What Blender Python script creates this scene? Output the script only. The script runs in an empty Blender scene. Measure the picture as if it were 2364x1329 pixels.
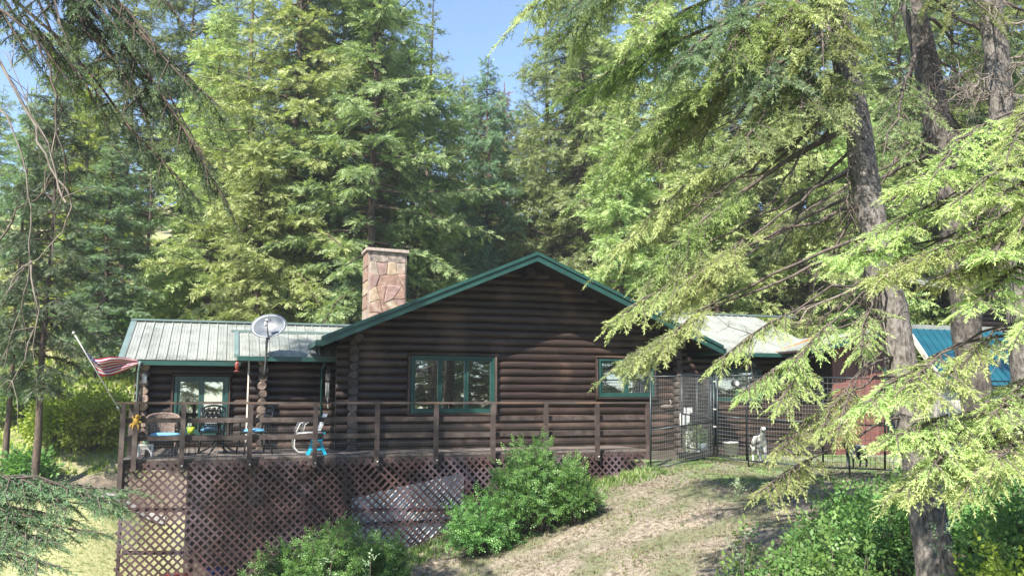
import bpy, bmesh, math, random
import numpy as np
from mathutils import Vector, noise as mnoise
random.seed(7); rng = np.random.default_rng(7)
PI = math.pi; R = math.radians
SC = bpy.context.scene

# ---------------------------------------------------------------- camera
F = 2000.0                      # focal length in pixels of the 2364 px wide photograph
YAW, PITCH = R(18.5), R(7.42)
CAM = np.array([0.0, -17.5, 1.06])
cd = bpy.data.cameras.new('camera'); cam = bpy.data.objects.new('camera', cd)
SC.collection.objects.link(cam); SC.camera = cam
cam.location = CAM; cam.rotation_euler = (PI/2 + PITCH, 0, -YAW)
cd.sensor_width = 36; cd.lens = 36*F/2364; cd.clip_end = 2000; cd.clip_start = .05

# ---------------------------------------------------------------- sky, sun, exposure
SUN = Vector((-.53, -.45, .72)).normalized()
w = bpy.data.worlds.new('World'); SC.world = w; w.use_nodes = True
nt = w.node_tree; nt.nodes.clear()
sk = nt.nodes.new('ShaderNodeTexSky'); sk.sky_type = 'NISHITA'; sk.sun_disc = False
sk.sun_elevation = math.asin(SUN.z); sk.sun_rotation = math.atan2(SUN.x, SUN.y)
sk.altitude = 1200; sk.air_density = 1.0; sk.dust_density = 0.3; sk.ozone_density = 3.4
bg = nt.nodes.new('ShaderNodeBackground'); bg.inputs[1].default_value = 0.098
wo = nt.nodes.new('ShaderNodeOutputWorld')
nt.links.new(sk.outputs[0], bg.inputs[0]); nt.links.new(bg.outputs[0], wo.inputs[0])
sl = bpy.data.lights.new('sun', 'SUN'); sl.energy = 4.8; sl.angle = R(.55); sl.color = (1, .94, .84)
so = bpy.data.objects.new('sun', sl); SC.collection.objects.link(so)
so.rotation_euler = SUN.to_track_quat('Z', 'Y').to_euler(); so.location = (-20, -20, 30)
vs = SC.view_settings; vs.view_transform = 'Standard'; vs.look = 'None'; vs.gamma = 1; vs.exposure = 1.7
vs.use_curve_mapping = False
cy = SC.cycles
cy.max_bounces = 7; cy.diffuse_bounces = 4; cy.glossy_bounces = 3; cy.transmission_bounces = 5
cy.transparent_max_bounces = 12; cy.caustics_reflective = False; cy.caustics_refractive = False
cy.use_denoising = True; cy.sample_clamp_indirect = 6

# ---------------------------------------------------------------- projection helpers
sY, cY, sP, cP = math.sin(YAW), math.cos(YAW), math.sin(PITCH), math.cos(PITCH)
RT = np.array([cY, -sY, 0]); FW = np.array([sY*cP, cY*cP, sP]); UP = np.array([-sY*sP, -cY*sP, cP])
def ray(px, py): return FW + (px-1182)/F*RT - (py-664.5)/F*UP
def at(px, py, d): return CAM + d*ray(px, py)           # point at camera depth d
def onY(px, py, Y):                                      # point on the vertical plane y = Y
    r = ray(px, py); t = (Y - CAM[1])/r[1]; return CAM + t*r
def onX(px, py, X):
    r = ray(px, py); t = (X - CAM[0])/r[0]; return CAM + t*r
def X_(px, Y, py=925): return onY(px, py, Y)[0]
def Z_(px, py, Y): return onY(px, py, Y)[2]

def S(a, b, x):
    t = np.clip((np.asarray(x, float)-a)/(b-a), 0, 1); return t*t*(3-2*t)
def h(X, Y):
    X = np.asarray(X, float); Y = np.asarray(Y, float)
    z = -3.0 + 2.66*S(-1.5, 10, X) + .07*np.clip(Y, -30, 0)
    z = z + (1-S(-3.5, -1.2, X))*.12*np.clip(Y-2.5, 0, 10.5)
    z = z - .35*S(12.5, 22, X)*S(0, -9, Y)
    Yc = np.clip(Y, 0, 88)
    T = -.75 + .33*(Yc-15) + .5*np.sin(X*.09+1)*S(18, 40, Y) + .35*np.sin(X*.23+Y*.17)*S(18, 30, Y) + .004*np.clip(X, -80, 80)*np.clip(Y-15, 0, 60)*.25
    k = S(12.6, 15.4, Y)*(1-S(-3, 2, X)) + S(9.5, 15.5, Y)*S(-3, 2, X)
    z = z*(1-k) + T*k
    z = z + .035*np.sin(X*1.3+.5)*np.cos(Y*1.1) + .02*np.sin(X*3.1+Y*2.3)
    return z
def hz(x, y): return float(h(x, y))
def ghit(px, py, d0=4, d1=140):
    r = ray(px, py); d = d0
    while d < d1:
        p = CAM + d*r
        if p[2] < hz(p[0], p[1]): break
        d += .05 + d*.004
    return p

# ---------------------------------------------------------------- object helpers
COL = SC.collection; ORG = {}
def org(o): return ORG.get(o.name, Vector((0, 0, 0))) if o is not None else Vector((0, 0, 0))
def tag(o, label=None, cat=None, group=None, kind=None):
    if label: o['label'] = label
    if cat: o['category'] = cat
    if group: o['group'] = group
    if kind: o['kind'] = kind
    return o
def thing(name, label, cat, loc=(0, 0, 0), group=None):
    o = bpy.data.objects.new(name, None); COL.objects.link(o)
    o.location = [float(v) for v in loc]; o.empty_display_size = .3
    ORG[o.name] = Vector(o.location); return tag(o, label, cat, group)
def link(name, me, parent=None, loc=None):
    o = bpy.data.objects.new(name, me); COL.objects.link(o); o.parent = parent
    po = org(parent)
    if loc is not None: o.location = Vector([float(v) for v in loc]) - po; ORG[o.name] = Vector([float(v) for v in loc])
    else: ORG[o.name] = po
    return o
def mk(name, verts, faces, m, parent=None, smooth=False):
    po = org(parent)
    me = bpy.data.meshes.new(name)
    me.from_pydata([(v[0]-po.x, v[1]-po.y, v[2]-po.z) for v in verts], [], faces)
    ms = m if isinstance(m, list) else [m]
    for a in ms: me.materials.append(a)
    if smooth: me.polygons.foreach_set('use_smooth', [True]*len(me.polygons))
    me.update(); return link(name, me, parent)
class MB:
    def __init__(s): s.v = []; s.f = []; s.mi = []; s.cur = 0; s.sm = []
    def add(s, vs, fs, sm=False):
        b = len(s.v); s.v += [tuple(map(float, v)) for v in vs]; s.f += [[i+b for i in f] for f in fs]
        s.mi += [s.cur]*len(fs); s.sm += [sm]*len(fs); return s
    def box(s, x0, x1, y0, y1, z0, z1): return s.hexa([(x0,y0,z0),(x1,y0,z0),(x1,y1,z0),(x0,y1,z0),(x0,y0,z1),(x1,y0,z1),(x1,y1,z1),(x0,y1,z1)])
    def hexa(s, p): return s.add(p, [[0,3,2,1],[4,5,6,7],[0,1,5,4],[1,2,6,5],[2,3,7,6],[3,0,4,7]])
    def bar(s, a, b, wd, ht, up=(0, 0, 1)):       # rectangular bar from a to b
        a = Vector(a); b = Vector(b); d = (b-a).normalized(); u = Vector(up)
        sd = d.cross(u)
        if sd.length < 1e-4: sd = d.cross(Vector((1, 0, 0)))
        sd.normalize(); u = sd.cross(d).normalized(); sd *= wd/2; u = u*ht/2
        return s.hexa([a-sd-u, a+sd-u, b+sd-u, b-sd-u, a-sd+u, a+sd+u, b+sd+u, b-sd+u])
    def tube(s, pts, r, n=8, cap=True):
        pts = [Vector([float(c) for c in p]) for p in pts]; k = len(pts)
        rs = r if hasattr(r, '__len__') else [r]*k
        vs = []; ref = None
        for i, p in enumerate(pts):
            t = (pts[min(i+1, k-1)] - pts[max(i-1, 0)])
            t = t.normalized() if t.length > 1e-9 else Vector((0, 0, 1))
            if ref is None: ref = Vector((0, 0, 1)) if abs(t.z) < .9 else Vector((1, 0, 0))
            a = t.cross(ref).normalized(); b = a.cross(t).normalized(); ref = b
            for j in range(n):
                q = 2*PI*j/n; vs.append(p + (a*math.cos(q)+b*math.sin(q))*rs[i])
        fs = [[i*n+j, i*n+(j+1) % n, (i+1)*n+(j+1) % n, (i+1)*n+j] for i in range(k-1) for j in range(n)]
        s.add(vs, fs, True)
        if cap:
            b = len(s.v)-len(vs); s.f += [[b+j for j in range(n)][::-1], [b+(k-1)*n+j for j in range(n)]]; s.mi += [s.cur]*2; s.sm += [False]*2
        return s
    def lathe(s, c, prof, n=16, ax=(0, 0, 1), close=False):
        c = Vector([float(q) for q in c]); ax = Vector(ax).normalized(); a = ax.orthogonal().normalized(); b = ax.cross(a)
        vs = []
        for r, z in prof:
            for j in range(n):
                q = 2*PI*j/n; vs.append(c + ax*z + (a*math.cos(q)+b*math.sin(q))*r)
        k = len(prof)
        return s.add(vs, [[i*n+j, i*n+(j+1) % n, (i+1)*n+(j+1) % n, (i+1)*n+j] for i in range(k-1) for j in range(n)], True)
    def ball(s, c, rx, ry=None, rz=None, n=10):
        ry = ry or rx; rz = rz or rx; vs = []; k = n//2+1
        for i in range(k):
            t = PI*i/(k-1)
            for j in range(n):
                q = 2*PI*j/n; vs.append((c[0]+rx*math.sin(t)*math.cos(q), c[1]+ry*math.sin(t)*math.sin(q), c[2]+rz*math.cos(t)))
        return s.add(vs, [[i*n+j, (i+1)*n+j, (i+1)*n+(j+1) % n, i*n+(j+1) % n] for i in range(k-1) for j in range(n)], True)
    def build(s, name, m, parent=None):
        o = mk(name, s.v, s.f, m, parent)
        o.data.polygons.foreach_set('use_smooth', s.sm); o.data.polygons.foreach_set('material_index', s.mi)
        return o
def bx(name, m, parent, x0, x1, y0, y1, z0, z1): return MB().box(x0, x1, y0, y1, z0, z1).build(name, m, parent)
UNIT = {}
def unit(kind, m):
    """shared unit meshes: 'rod' is a round rod along x of length 1 and radius 1, 'cube' a cube of side 1"""
    var = random.randrange(5) if kind == 'rod' else 0
    k = (kind, m.name, var)
    if k not in UNIT:
        b = MB(); rv = random.Random(var+40)
        if kind == 'cube': b.box(-.5, .5, -.5, .5, -.5, .5)
        elif kind == 'rod':
            tp = rv.uniform(-.035, .035); xs = [-.5, -.495]+[-.495+.099*i for i in range(1, 10)]+[.495, .5]; vs = []
            for x in xs:
                rr_ = (.93 if abs(x) == .5 else 1)*(1+tp*x*2)*rv.uniform(.975, 1.025); oy, oz = (0, 0) if abs(x) > .49 else (rv.uniform(-.05, .05), rv.uniform(-.045, .045))
                vs += [(x, oy+rr_*math.cos(2*PI*j/14), oz+rr_*math.sin(2*PI*j/14)) for j in range(14)]
            b.add(vs, [[i*14+j, i*14+(j+1) % 14, (i+1)*14+(j+1) % 14, (i+1)*14+j][::-1] for i in range(len(xs)-1) for j in range(14)], True)
            b.f += [[j for j in range(14)], [(len(xs)-1)*14+j for j in range(14)][::-1]]; b.mi += [0, 0]; b.sm += [False, False]
        elif kind == 'slat': b.box(-.5, .5, -.5, .5, -.5, .5)
        me = bpy.data.meshes.new(kind); me.from_pydata(b.v, [], b.f); me.materials.append(m)
        me.polygons.foreach_set('use_smooth', b.sm); UNIT[k] = me
    return UNIT[k]
def inst(name, kind, m, parent, c, scale, rot=(0, 0, 0)):
    o = link(name, unit(kind, m), parent, c); o.scale = [float(q) for q in scale]; o.rotation_euler = rot; return o

# ---------------------------------------------------------------- materials
MT = {}
def N(nt, t, **kw):
    n = nt.nodes.new(t)
    for k, v in kw.items(): setattr(n, k, v)
    return n
def mat(name, c1, c2=None, rough=.6, scale=6, stretch=(1, 1, 1), bump=0, bscale=None, metal=0, spec=.4, objrand=0, c3=None, s3=2, coat=0, detail=6):
    m = bpy.data.materials.new(name); m.use_nodes = True; nt = m.node_tree; nd = nt.nodes; L = nt.links.new
    b = nd['Principled BSDF']; b.inputs['Roughness'].default_value = rough; b.inputs['Metallic'].default_value = metal
    b.inputs['Specular IOR Level'].default_value = spec
    if coat: b.inputs['Coat Weight'].default_value = coat; b.inputs['Coat Roughness'].default_value = .15
    g = N(nt, 'ShaderNodeNewGeometry'); mp = N(nt, 'ShaderNodeMapping'); mp.inputs['Scale'].default_value = stretch
    L(g.outputs['Position'], mp.inputs[0])
    no = N(nt, 'ShaderNodeTexNoise'); no.inputs['Scale'].default_value = scale; no.inputs['Detail'].default_value = detail
    L(mp.outputs[0], no.inputs['Vector'])
    c2 = c2 or tuple(q*.75 for q in c1)
    rp = N(nt, 'ShaderNodeValToRGB'); rp.color_ramp.elements[0].position = .35; rp.color_ramp.elements[1].position = .65
    rp.color_ramp.elements[0].color = (*c2, 1); rp.color_ramp.elements[1].color = (*c1, 1)
    L(no.outputs[0], rp.inputs[0]); out = rp.outputs[0]
    if c3:
        n3 = N(nt, 'ShaderNodeTexNoise'); n3.inputs['Scale'].default_value = s3; n3.inputs['Detail'].default_value = 4
        L(g.outputs['Position'], n3.inputs['Vector'])
        r3 = N(nt, 'ShaderNodeValToRGB'); r3.color_ramp.elements[0].position = .5; r3.color_ramp.elements[1].position = .68; L(n3.outputs[0], r3.inputs[0])
        mx = N(nt, 'ShaderNodeMixRGB'); L(r3.outputs[0], mx.inputs[0]); L(out, mx.inputs[1]); mx.inputs[2].default_value = (*c3, 1); out = mx.outputs[0]
    if objrand:
        oi = N(nt, 'ShaderNodeObjectInfo'); mr = N(nt, 'ShaderNodeMapRange'); mr.inputs[3].default_value = 1-objrand; mr.inputs[4].default_value = 1+objrand
        L(oi.outputs['Random'], mr.inputs[0])
        mx = N(nt, 'ShaderNodeVectorMath', operation='SCALE'); L(out, mx.inputs[0]); L(mr.outputs[0], mx.inputs['Scale']); out = mx.outputs[0]
    L(out, b.inputs['Base Color'])
    if bump:
        nb = N(nt, 'ShaderNodeTexNoise'); nb.inputs['Scale'].default_value = bscale or scale*3; nb.inputs['Detail'].default_value = 5
        L(mp.outputs[0], nb.inputs['Vector'])
        bp = N(nt, 'ShaderNodeBump'); bp.inputs['Strength'].default_value = bump; bp.inputs['Distance'].default_value = .02
        L(nb.outputs[0], bp.inputs['Height']); L(bp.outputs[0], b.inputs['Normal'])
    MT[name] = m; return m
def leafmat(name, dark, light, trans=.42, rough=.55, hue=.028):
    m = bpy.data.materials.new(name); m.use_nodes = True; nt = m.node_tree; L = nt.links.new
    b = nt.nodes['Principled BSDF']; b.inputs['Roughness'].default_value = rough; b.inputs['Specular IOR Level'].default_value = .35
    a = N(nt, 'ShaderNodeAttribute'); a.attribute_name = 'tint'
    rp = N(nt, 'ShaderNodeMixRGB'); L(a.outputs['Fac'], rp.inputs[0]); rp.inputs[1].default_value = (*dark, 1); rp.inputs[2].default_value = (*light, 1)  # light end: new growth at tips, raised further to suggest sunlit clumps
    oi = N(nt, 'ShaderNodeObjectInfo'); hs = N(nt, 'ShaderNodeHueSaturation')
    mr = N(nt, 'ShaderNodeMapRange'); mr.inputs[3].default_value = .5-hue; mr.inputs[4].default_value = .5+hue*.6
    mv = N(nt, 'ShaderNodeMapRange'); mv.inputs[3].default_value = .8; mv.inputs[4].default_value = 1.2
    L(oi.outputs['Random'], mr.inputs[0]); L(oi.outputs['Random'], mv.inputs[0]); L(mr.outputs[0], hs.inputs['Hue']); L(mv.outputs[0], hs.inputs['Value'])
    L(rp.outputs[0], hs.inputs['Color']); L(hs.outputs[0], b.inputs['Base Color'])
    tr = N(nt, 'ShaderNodeBsdfTranslucent'); sc = N(nt, 'ShaderNodeVectorMath', operation='MULTIPLY'); sc.inputs[1].default_value = (1.1, 1.25, .6)
    L(hs.outputs[0], sc.inputs[0]); L(sc.outputs[0], tr.inputs[0])
    ms = N(nt, 'ShaderNodeMixShader'); ms.inputs[0].default_value = trans
    L(b.outputs[0], ms.inputs[1]); L(tr.outputs[0], ms.inputs[2]); L(ms.outputs[0], nt.nodes['Material Output'].inputs[0])
    MT[name] = m; return m
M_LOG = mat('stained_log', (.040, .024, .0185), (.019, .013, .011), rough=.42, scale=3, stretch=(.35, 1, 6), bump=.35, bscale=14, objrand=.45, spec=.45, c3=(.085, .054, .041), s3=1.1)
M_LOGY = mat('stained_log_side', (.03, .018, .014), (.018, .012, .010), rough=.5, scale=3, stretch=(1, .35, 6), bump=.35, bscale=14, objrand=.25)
M_END = mat('log_end_grain', (.30, .22, .165), (.13, .095, .075), rough=.8, scale=9, bump=.3, objrand=.3, c3=(.06, .045, .04), s3=5)
M_ENDD = mat('shaded_log_end', (.075, .062, .055), (.035, .028, .025), rough=.75, scale=9, bump=.3, objrand=.3)  # same log ends, darkened for the shade at the gable corners
M_GREEN = mat('green_trim', (.018, .066, .056), (.014, .050, .043), rough=.38, scale=4, spec=.5)
M_TEAL = mat('sunlit_green_trim', (.13, .18, .172), (.105, .15, .145), rough=.45, scale=4)  # green trim lightened for the sun falling on the left rakes
M_ROOF = mat('pale_metal_roof', (.26, .275, .25), (.215, .23, .21), rough=.42, scale=1.3, stretch=(3, .6, 1), objrand=.06, spec=.5, c3=(.175, .185, .165), s3=2.2)
M_RUST = mat('rusty_flashing', (.42, .16, .07), (.30, .12, .06), rough=.7, scale=12)
M_BLUE = mat('blue_metal_roof', (.013, .095, .125), (.010, .07, .10), rough=.3, scale=2, spec=.6, metal=.2)
M_SOFF = mat('soffit_board', (.035, .024, .02), (.02, .015, .013), rough=.7, scale=6, bump=.2)
M_DECK = mat('brown_deck_paint', (.058, .042, .038), (.036, .026, .024), rough=.62, scale=7, stretch=(1, 1, 1), bump=.15, objrand=.15, c3=(.085, .068, .060), s3=3.5)
M_CAP = mat('weathered_rail_cap', (.085, .065, .055), (.05, .038, .033), rough=.75, scale=5, stretch=(.5, 3, 3), bump=.2, c3=(.14, .085, .055), s3=1.1)
M_BOARD = mat('deck_board_wood', (.15, .125, .11), (.08, .065, .055), rough=.8, scale=8, objrand=.25, bump=.2)
M_LAT = mat('maroon_lattice', (.075, .042, .042), (.048, .028, .028), rough=.55, scale=8, objrand=.18, bump=.1, c3=(.11, .08, .095), s3=1.2)
M_PIER = mat('grey_treated_post', (.24, .22, .18), (.15, .14, .11), rough=.85, scale=8, stretch=(4, 4, .6), bump=.3)
M_CONC = mat('foundation_wall', (.12, .10, .085), (.07, .058, .048), rough=.9, scale=4, bump=.3)
M_WPAN = mat('pale_blue_white_panel', (.86, .89, .91), (.80, .84, .87), rough=.6, scale=2)
M_DARK = mat('dark_interior', (.02, .018, .016), rough=.9)
M_CREAM = mat('cream_wall', (.62, .58, .50), (.52, .48, .41), rough=.8, scale=3)
M_RED = mat('red_brown_board', (.19, .080, .065), (.13, .055, .045), rough=.65, scale=4, stretch=(6, 6, .5), objrand=.18, bump=.25)
M_BARK = mat('fir_bark', (.165, .148, .132), (.045, .039, .035), rough=.95, scale=13, stretch=(2.4, 2.4, .8), bump=1.0, bscale=24, c3=(.18, .165, .15), s3=11)
M_BARKD = mat('dark_fir_bark', (.095, .083, .074), (.026, .023, .021), rough=.95, scale=11, stretch=(2.4, 2.4, .7), bump=1.0, bscale=20, c3=(.14, .125, .11), s3=9)
M_BARK2 = mat('forest_bark', (.10, .072, .055), (.04, .03, .025), rough=.95, scale=6, stretch=(2, 2, .6), bump=.8, bscale=14)
M_TWIG = mat('grey_twig', (.12, .095, .08), (.06, .048, .04), rough=.9, scale=10)
M_DEAD = mat('dead_pale_twig', (.24, .205, .18), (.14, .118, .10), rough=.9, scale=10)
M_IRON = mat('black_iron', (.012, .012, .014), rough=.35, metal=.3, spec=.6)
M_KEN = mat('dark_kennel_steel', (.04, .052, .058), (.03, .038, .042), rough=.4, metal=.4)
M_WIRE = mat('wire', (.20, .20, .19), rough=.5, metal=.5)
M_WHITE = mat('white_paint', (.78, .78, .76), (.68, .68, .66), rough=.5, scale=5)
M_PIPE = mat('white_tube_metal', (.46, .45, .43), (.38, .37, .36), rough=.35)
M_CUSH = mat('blue_cushion', (.13, .36, .56), (.10, .28, .46), rough=.85, scale=14, bump=.2)
M_TURQ = mat('turquoise_plastic', (.01, .42, .62), (.01, .36, .55), rough=.35)
M_WICK = mat('wicker', (.22, .155, .125), (.07, .05, .04), rough=.75, scale=30, bump=.5, bscale=60)
M_LIME = mat('lime_plastic', (.45, .62, .03), (.38, .52, .03), rough=.4)
M_SAGE = mat('sage_pot', (.25, .36, .25), rough=.5)
M_GOLD = mat('golden_plush', (.45, .28, .05), (.30, .18, .035), rough=.9, scale=20)
M_FEED = mat('red_feeder_glass', (.5, .10, .06), (.4, .08, .05), rough=.25, spec=.7)
M_DISH = mat('grey_dish', (.12, .135, .155), (.10, .115, .135), rough=.35, scale=2)
M_ARM = mat('dish_arm_grey', (.14, .145, .15), rough=.45, metal=.3)
M_BLIND = mat('blind_slat', (.42, .28, .20), (.34, .22, .16), rough=.6)
M_MORT = mat('pale_mortar', (.30, .25, .215), (.22, .18, .155), rough=.9, scale=14, bump=.3)
M_STN = [mat('chimney_stone_%s' % n, c, tuple(q*.6 for q in c), rough=.85, scale=9, bump=.4, c3=c3, s3=6) for n, c, c3 in
         (('red', (.25, .155, .12), (.31, .23, .18)), ('ochre', (.33, .25, .17), (.36, .31, .25)), ('rose', (.28, .185, .16), (.20, .13, .11)), ('buff', (.33, .275, .22), (.27, .18, .13)))]
M_BAND = mat('dark_mottled_stone', (.30, .24, .20), (.07, .06, .055), rough=.9, scale=7, bump=.3)
M_PATH = mat('pale_path', (.30, .30, .29), (.22, .22, .21), rough=.9, scale=12)
M_POT = mat('grey_blue_pot', (.32, .38, .44), (.24, .29, .34), rough=.6)
M_BUCK = mat('white_bucket_plastic', (.74, .73, .70), rough=.45)
M_DARKP = mat('dark_planter', (.03, .03, .028), rough=.8)
M_REDP = mat('red_plastic', (.13, .02, .018), rough=.5)
M_NAVY = mat('navy_plastic', (.015, .03, .16), rough=.5)
M_TERRA = mat('orange_timber', (.5, .22, .09), (.35, .16, .07), rough=.8, scale=8)
def glassmat():
    m = bpy.data.materials.new('window_glass'); m.use_nodes = True; nt = m.node_tree; nt.nodes.clear(); L = nt.links.new
    o = N(nt, 'ShaderNodeOutputMaterial'); g = N(nt, 'ShaderNodeBsdfGlossy'); g.inputs['Roughness'].default_value = .015; g.inputs[0].default_value = (.85, .9, .92, 1)
    t = N(nt, 'ShaderNodeBsdfTransparent'); t.inputs[0].default_value = (.55, .58, .57, 1)
    no = N(nt, 'ShaderNodeTexNoise'); no.inputs['Scale'].default_value = 1.6; bp = N(nt, 'ShaderNodeBump'); bp.inputs['Strength'].default_value = .06
    ge = N(nt, 'ShaderNodeNewGeometry'); L(ge.outputs['Position'], no.inputs[0]); L(no.outputs[0], bp.inputs['Height']); L(bp.outputs[0], g.inputs['Normal'])
    mx = N(nt, 'ShaderNodeMixShader'); mx.inputs[0].default_value = .42; L(t.outputs[0], mx.inputs[1]); L(g.outputs[0], mx.inputs[2]); L(mx.outputs[0], o.inputs[0])
    return m
M_GLASS = glassmat()
L_FIR = leafmat('fir_needles', (.075, .115, .048), (.30, .375, .13))
L_FIRB = leafmat('blue_green_fir_needles', (.065, .12, .08), (.23, .32, .18))
L_SPR = leafmat('sunlit_spruce_needles', (.16, .23, .08), (.48, .57, .25), trans=.38)  # spruce yellow-green, also put on firs to brighten them like sunlight
L_BSPR = leafmat('blue_spruce_needles', (.06, .125, .07), (.20, .31, .16), trans=.2)
L_SHADE = leafmat('shaded_fir_needles', (.042, .070, .042), (.14, .20, .105), trans=.25)  # fir needles with the shade on the boughs put into the colour
L_PINE = leafmat('pine_needles', (.10, .15, .07), (.33, .385, .18))
L_RUST = leafmat('rusty_dead_needles', (.14, .06, .03), (.27, .12, .06))
L_ROSE = leafmat('shrub_leaves', (.04, .12, .035), (.18, .32, .09), trans=.35, rough=.4, hue=.015)
L_YEL = leafmat('sunlit_bush_leaves', (.12, .20, .03), (.36, .45, .08), trans=.45)
L_UND = leafmat('undergrowth_leaves', (.035, .10, .035), (.18, .31, .08), trans=.35)
L_PALE = leafmat('pale_snowberry_leaves', (.12, .20, .12), (.28, .36, .22), trans=.3)
L_DRY = leafmat('dry_grass_blades', (.12, .105, .065), (.36, .31, .21), trans=.2, rough=.8)
L_GRN = leafmat('green_grass_blades', (.07, .13, .03), (.24, .31, .09), trans=.35)
# ---------------------------------------------------------------- foliage
def tmpl_spray(n=9, w=.115, ln=.42, seed=1):
    r = np.random.default_rng(seed); V = []
    for i in range(n):
        x = .08 + .85*i/(n-1); s = 1 if i % 2 else -1; a = R(r.uniform(30, 58))*s
        if i == n-1: a = 0
        d = np.array([math.cos(a), math.sin(a), r.uniform(-.28, .12)]); l = ln*(1-.35*x)*r.uniform(.8, 1.2)
        p = np.array([x-.08, 0, 0]); q = np.array([-d[1], d[0], r.uniform(-.6, .6)]); q /= np.linalg.norm(q)
        V += [p - q*w*.5 + d*l*.25, p + q*w*.5+d*l*.25, p + d*l] if i % 3 else [p - q*w, p + q*w, p + d*l]
    return np.array(V)
def tmpl_needles(n=20, w=.062, ln=.20, seed=2, spread=1.0):
    r = np.random.default_rng(seed); V = []
    for i in range(n):
        x = .02 + .95*i/(n-1); ang = r.uniform(-.55*PI*spread, .55*PI*spread) + (0 if i % 2 else PI)
        o = np.array([0, math.cos(ang), math.sin(ang)]); f = R(r.uniform(42, 62)) if i < n-3 else R(20)
        d = np.array([math.cos(f), 0, 0]) + o*math.sin(f); q = np.cross(d, r.normal(size=3)); q /= np.linalg.norm(q)
        p = np.array([x*.92, 0, 0]); l = ln*r.uniform(.8, 1.15)
        V += [p-q*w*.5, p+q*w*.5, p+d*l]
    V += [[0, -.012, 0], [0, .012, 0], [.95, 0, 0]]
    return np.array(V, float)
def tmpl_tuft(n=20, w=.035, seed=3):
    r = np.random.default_rng(seed); V = []
    for i in range(n):
        d = r.normal(size=3); d[0] = abs(d[0])+.35; d /= np.linalg.norm(d); q = np.cross(d, r.normal(size=3)); q /= np.linalg.norm(q)
        V += [-q*w*.5, q*w*.5, d*r.uniform(.7, 1)]
    return np.array(V)
def tmpl_leaf(n=7, ll=.30, lw=.17, seed=4, fold=.25):
    r = np.random.default_rng(seed); V = []
    for i in range(n):
        x = .15 + .75*i/(n-1) if n > 1 else .3; s = 1 if i % 2 else -1
        a = R(r.uniform(45, 75))*s if i < n-1 else 0
        d = np.array([math.cos(a), math.sin(a), r.uniform(-.25, .15)]); d /= np.linalg.norm(d)
        q = np.array([-d[1], d[0], r.uniform(-fold, fold)]); q /= np.linalg.norm(q)
        p = np.array([x*.9, 0, 0]); l = ll*r.uniform(.8, 1.2); k = lw*.5
        m = p+d*l*.5
        V += [p, m+q*k, p+d*l, p, p+d*l, m-q*k]
    return np.array(V)
def tmpl_grass(n=6, seed=5, w=.07):
    r = np.random.default_rng(seed); V = []
    for i in range(n):
        a = r.uniform(0, 2*PI); b = np.array([r.uniform(-.35, .35), r.uniform(-.35, .35), 0]); l = r.uniform(.5, 1)
        tip = b + np.array([math.cos(a)*l*.6, math.sin(a)*l*.6, l]); q = np.array([math.sin(a), -math.cos(a), 0])*w
        V += [b-q, b+q, tip]
    return np.array(V)
T_SPRAY = [tmpl_spray(seed=s) for s in (1, 2, 3)]
T_NEED = [tmpl_needles(seed=s) for s in (2, 5)]
T_NEEDM = [tmpl_needles(n=15, w=.07, ln=.24, seed=s, spread=.95) for s in (12, 15)]
T_TUFT = [tmpl_tuft(seed=s) for s in (3, 6)]
T_LEAF = [tmpl_leaf(n=6, seed=s) for s in (4, 7)]
T_LEAFS = [tmpl_leaf(n=4, ll=.44, lw=.28, seed=s) for s in (4, 9)]
T_BLADE = [tmpl_grass(seed=s) for s in (5, 8)]
def nrm(a): return a/np.maximum(np.linalg.norm(a, axis=-1, keepdims=True), 1e-9)
class Fol:
    def __init__(s): s.p = []; s.d = []; s.s = []; s.t = []
    def add(s, p, d, sz, t): s.p.append(p); s.d.append(d); s.s.append(sz); s.t.append(t)
    def n(s): return sum(len(a) for a in s.p)
    def build(s, name, tm, m, parent=None, seed=0, roll=.9, upright=False, kind=None):
        r = np.random.default_rng(seed)
        P = np.concatenate(s.p); D = nrm(np.concatenate(s.d)); Z = np.concatenate(s.s); T = np.concatenate(s.t); n = len(P)
        if upright:
            a = r.uniform(0, 2*PI, n); D = np.stack([np.cos(a), np.sin(a), np.zeros(n)], 1); up = np.array([0, 0, 1.0]) + r.normal(scale=.12, size=(n, 3))
        else: up = np.array([0, 0, 1.0]) + r.normal(scale=roll*.5, size=(n, 3))
        y = nrm(np.cross(up, D)); z = np.cross(D, y)
        allv = []; tint = []
        for k, t in enumerate(tm):
            sel = np.arange(k, n, len(tm))
            M = np.stack([D[sel], y[sel], z[sel]], 1)                     # rows = axes
            v = np.einsum('tj,njk->ntk', t, M)*Z[sel][:, None, None] + P[sel][:, None, :]
            allv.append(v.reshape(-1, 3)); tint.append(np.repeat(T[sel], len(t)))
        V = np.concatenate(allv).astype(np.float32); tint = np.concatenate(tint).astype(np.float32)
        po = org(parent); V = V - np.array([po.x, po.y, po.z], np.float32)
        me = bpy.data.meshes.new(name); nv = len(V); nf = nv//3
        me.vertices.add(nv); me.vertices.foreach_set('co', V.ravel())
        me.loops.add(nv); me.loops.foreach_set('vertex_index', np.arange(nv, dtype=np.int32))
        me.polygons.add(nf); me.polygons.foreach_set('loop_start', np.arange(0, nv, 3, dtype=np.int32))
        at_ = me.attributes.new('tint', 'FLOAT', 'POINT'); at_.data.foreach_set('value', tint)
        me.update(calc_edges=True); me.materials.append(m)
        o = link(name, me, parent)
        if kind: o['kind'] = kind
        global TRIS; TRIS += nf
        return o
TRIS = 0
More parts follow.
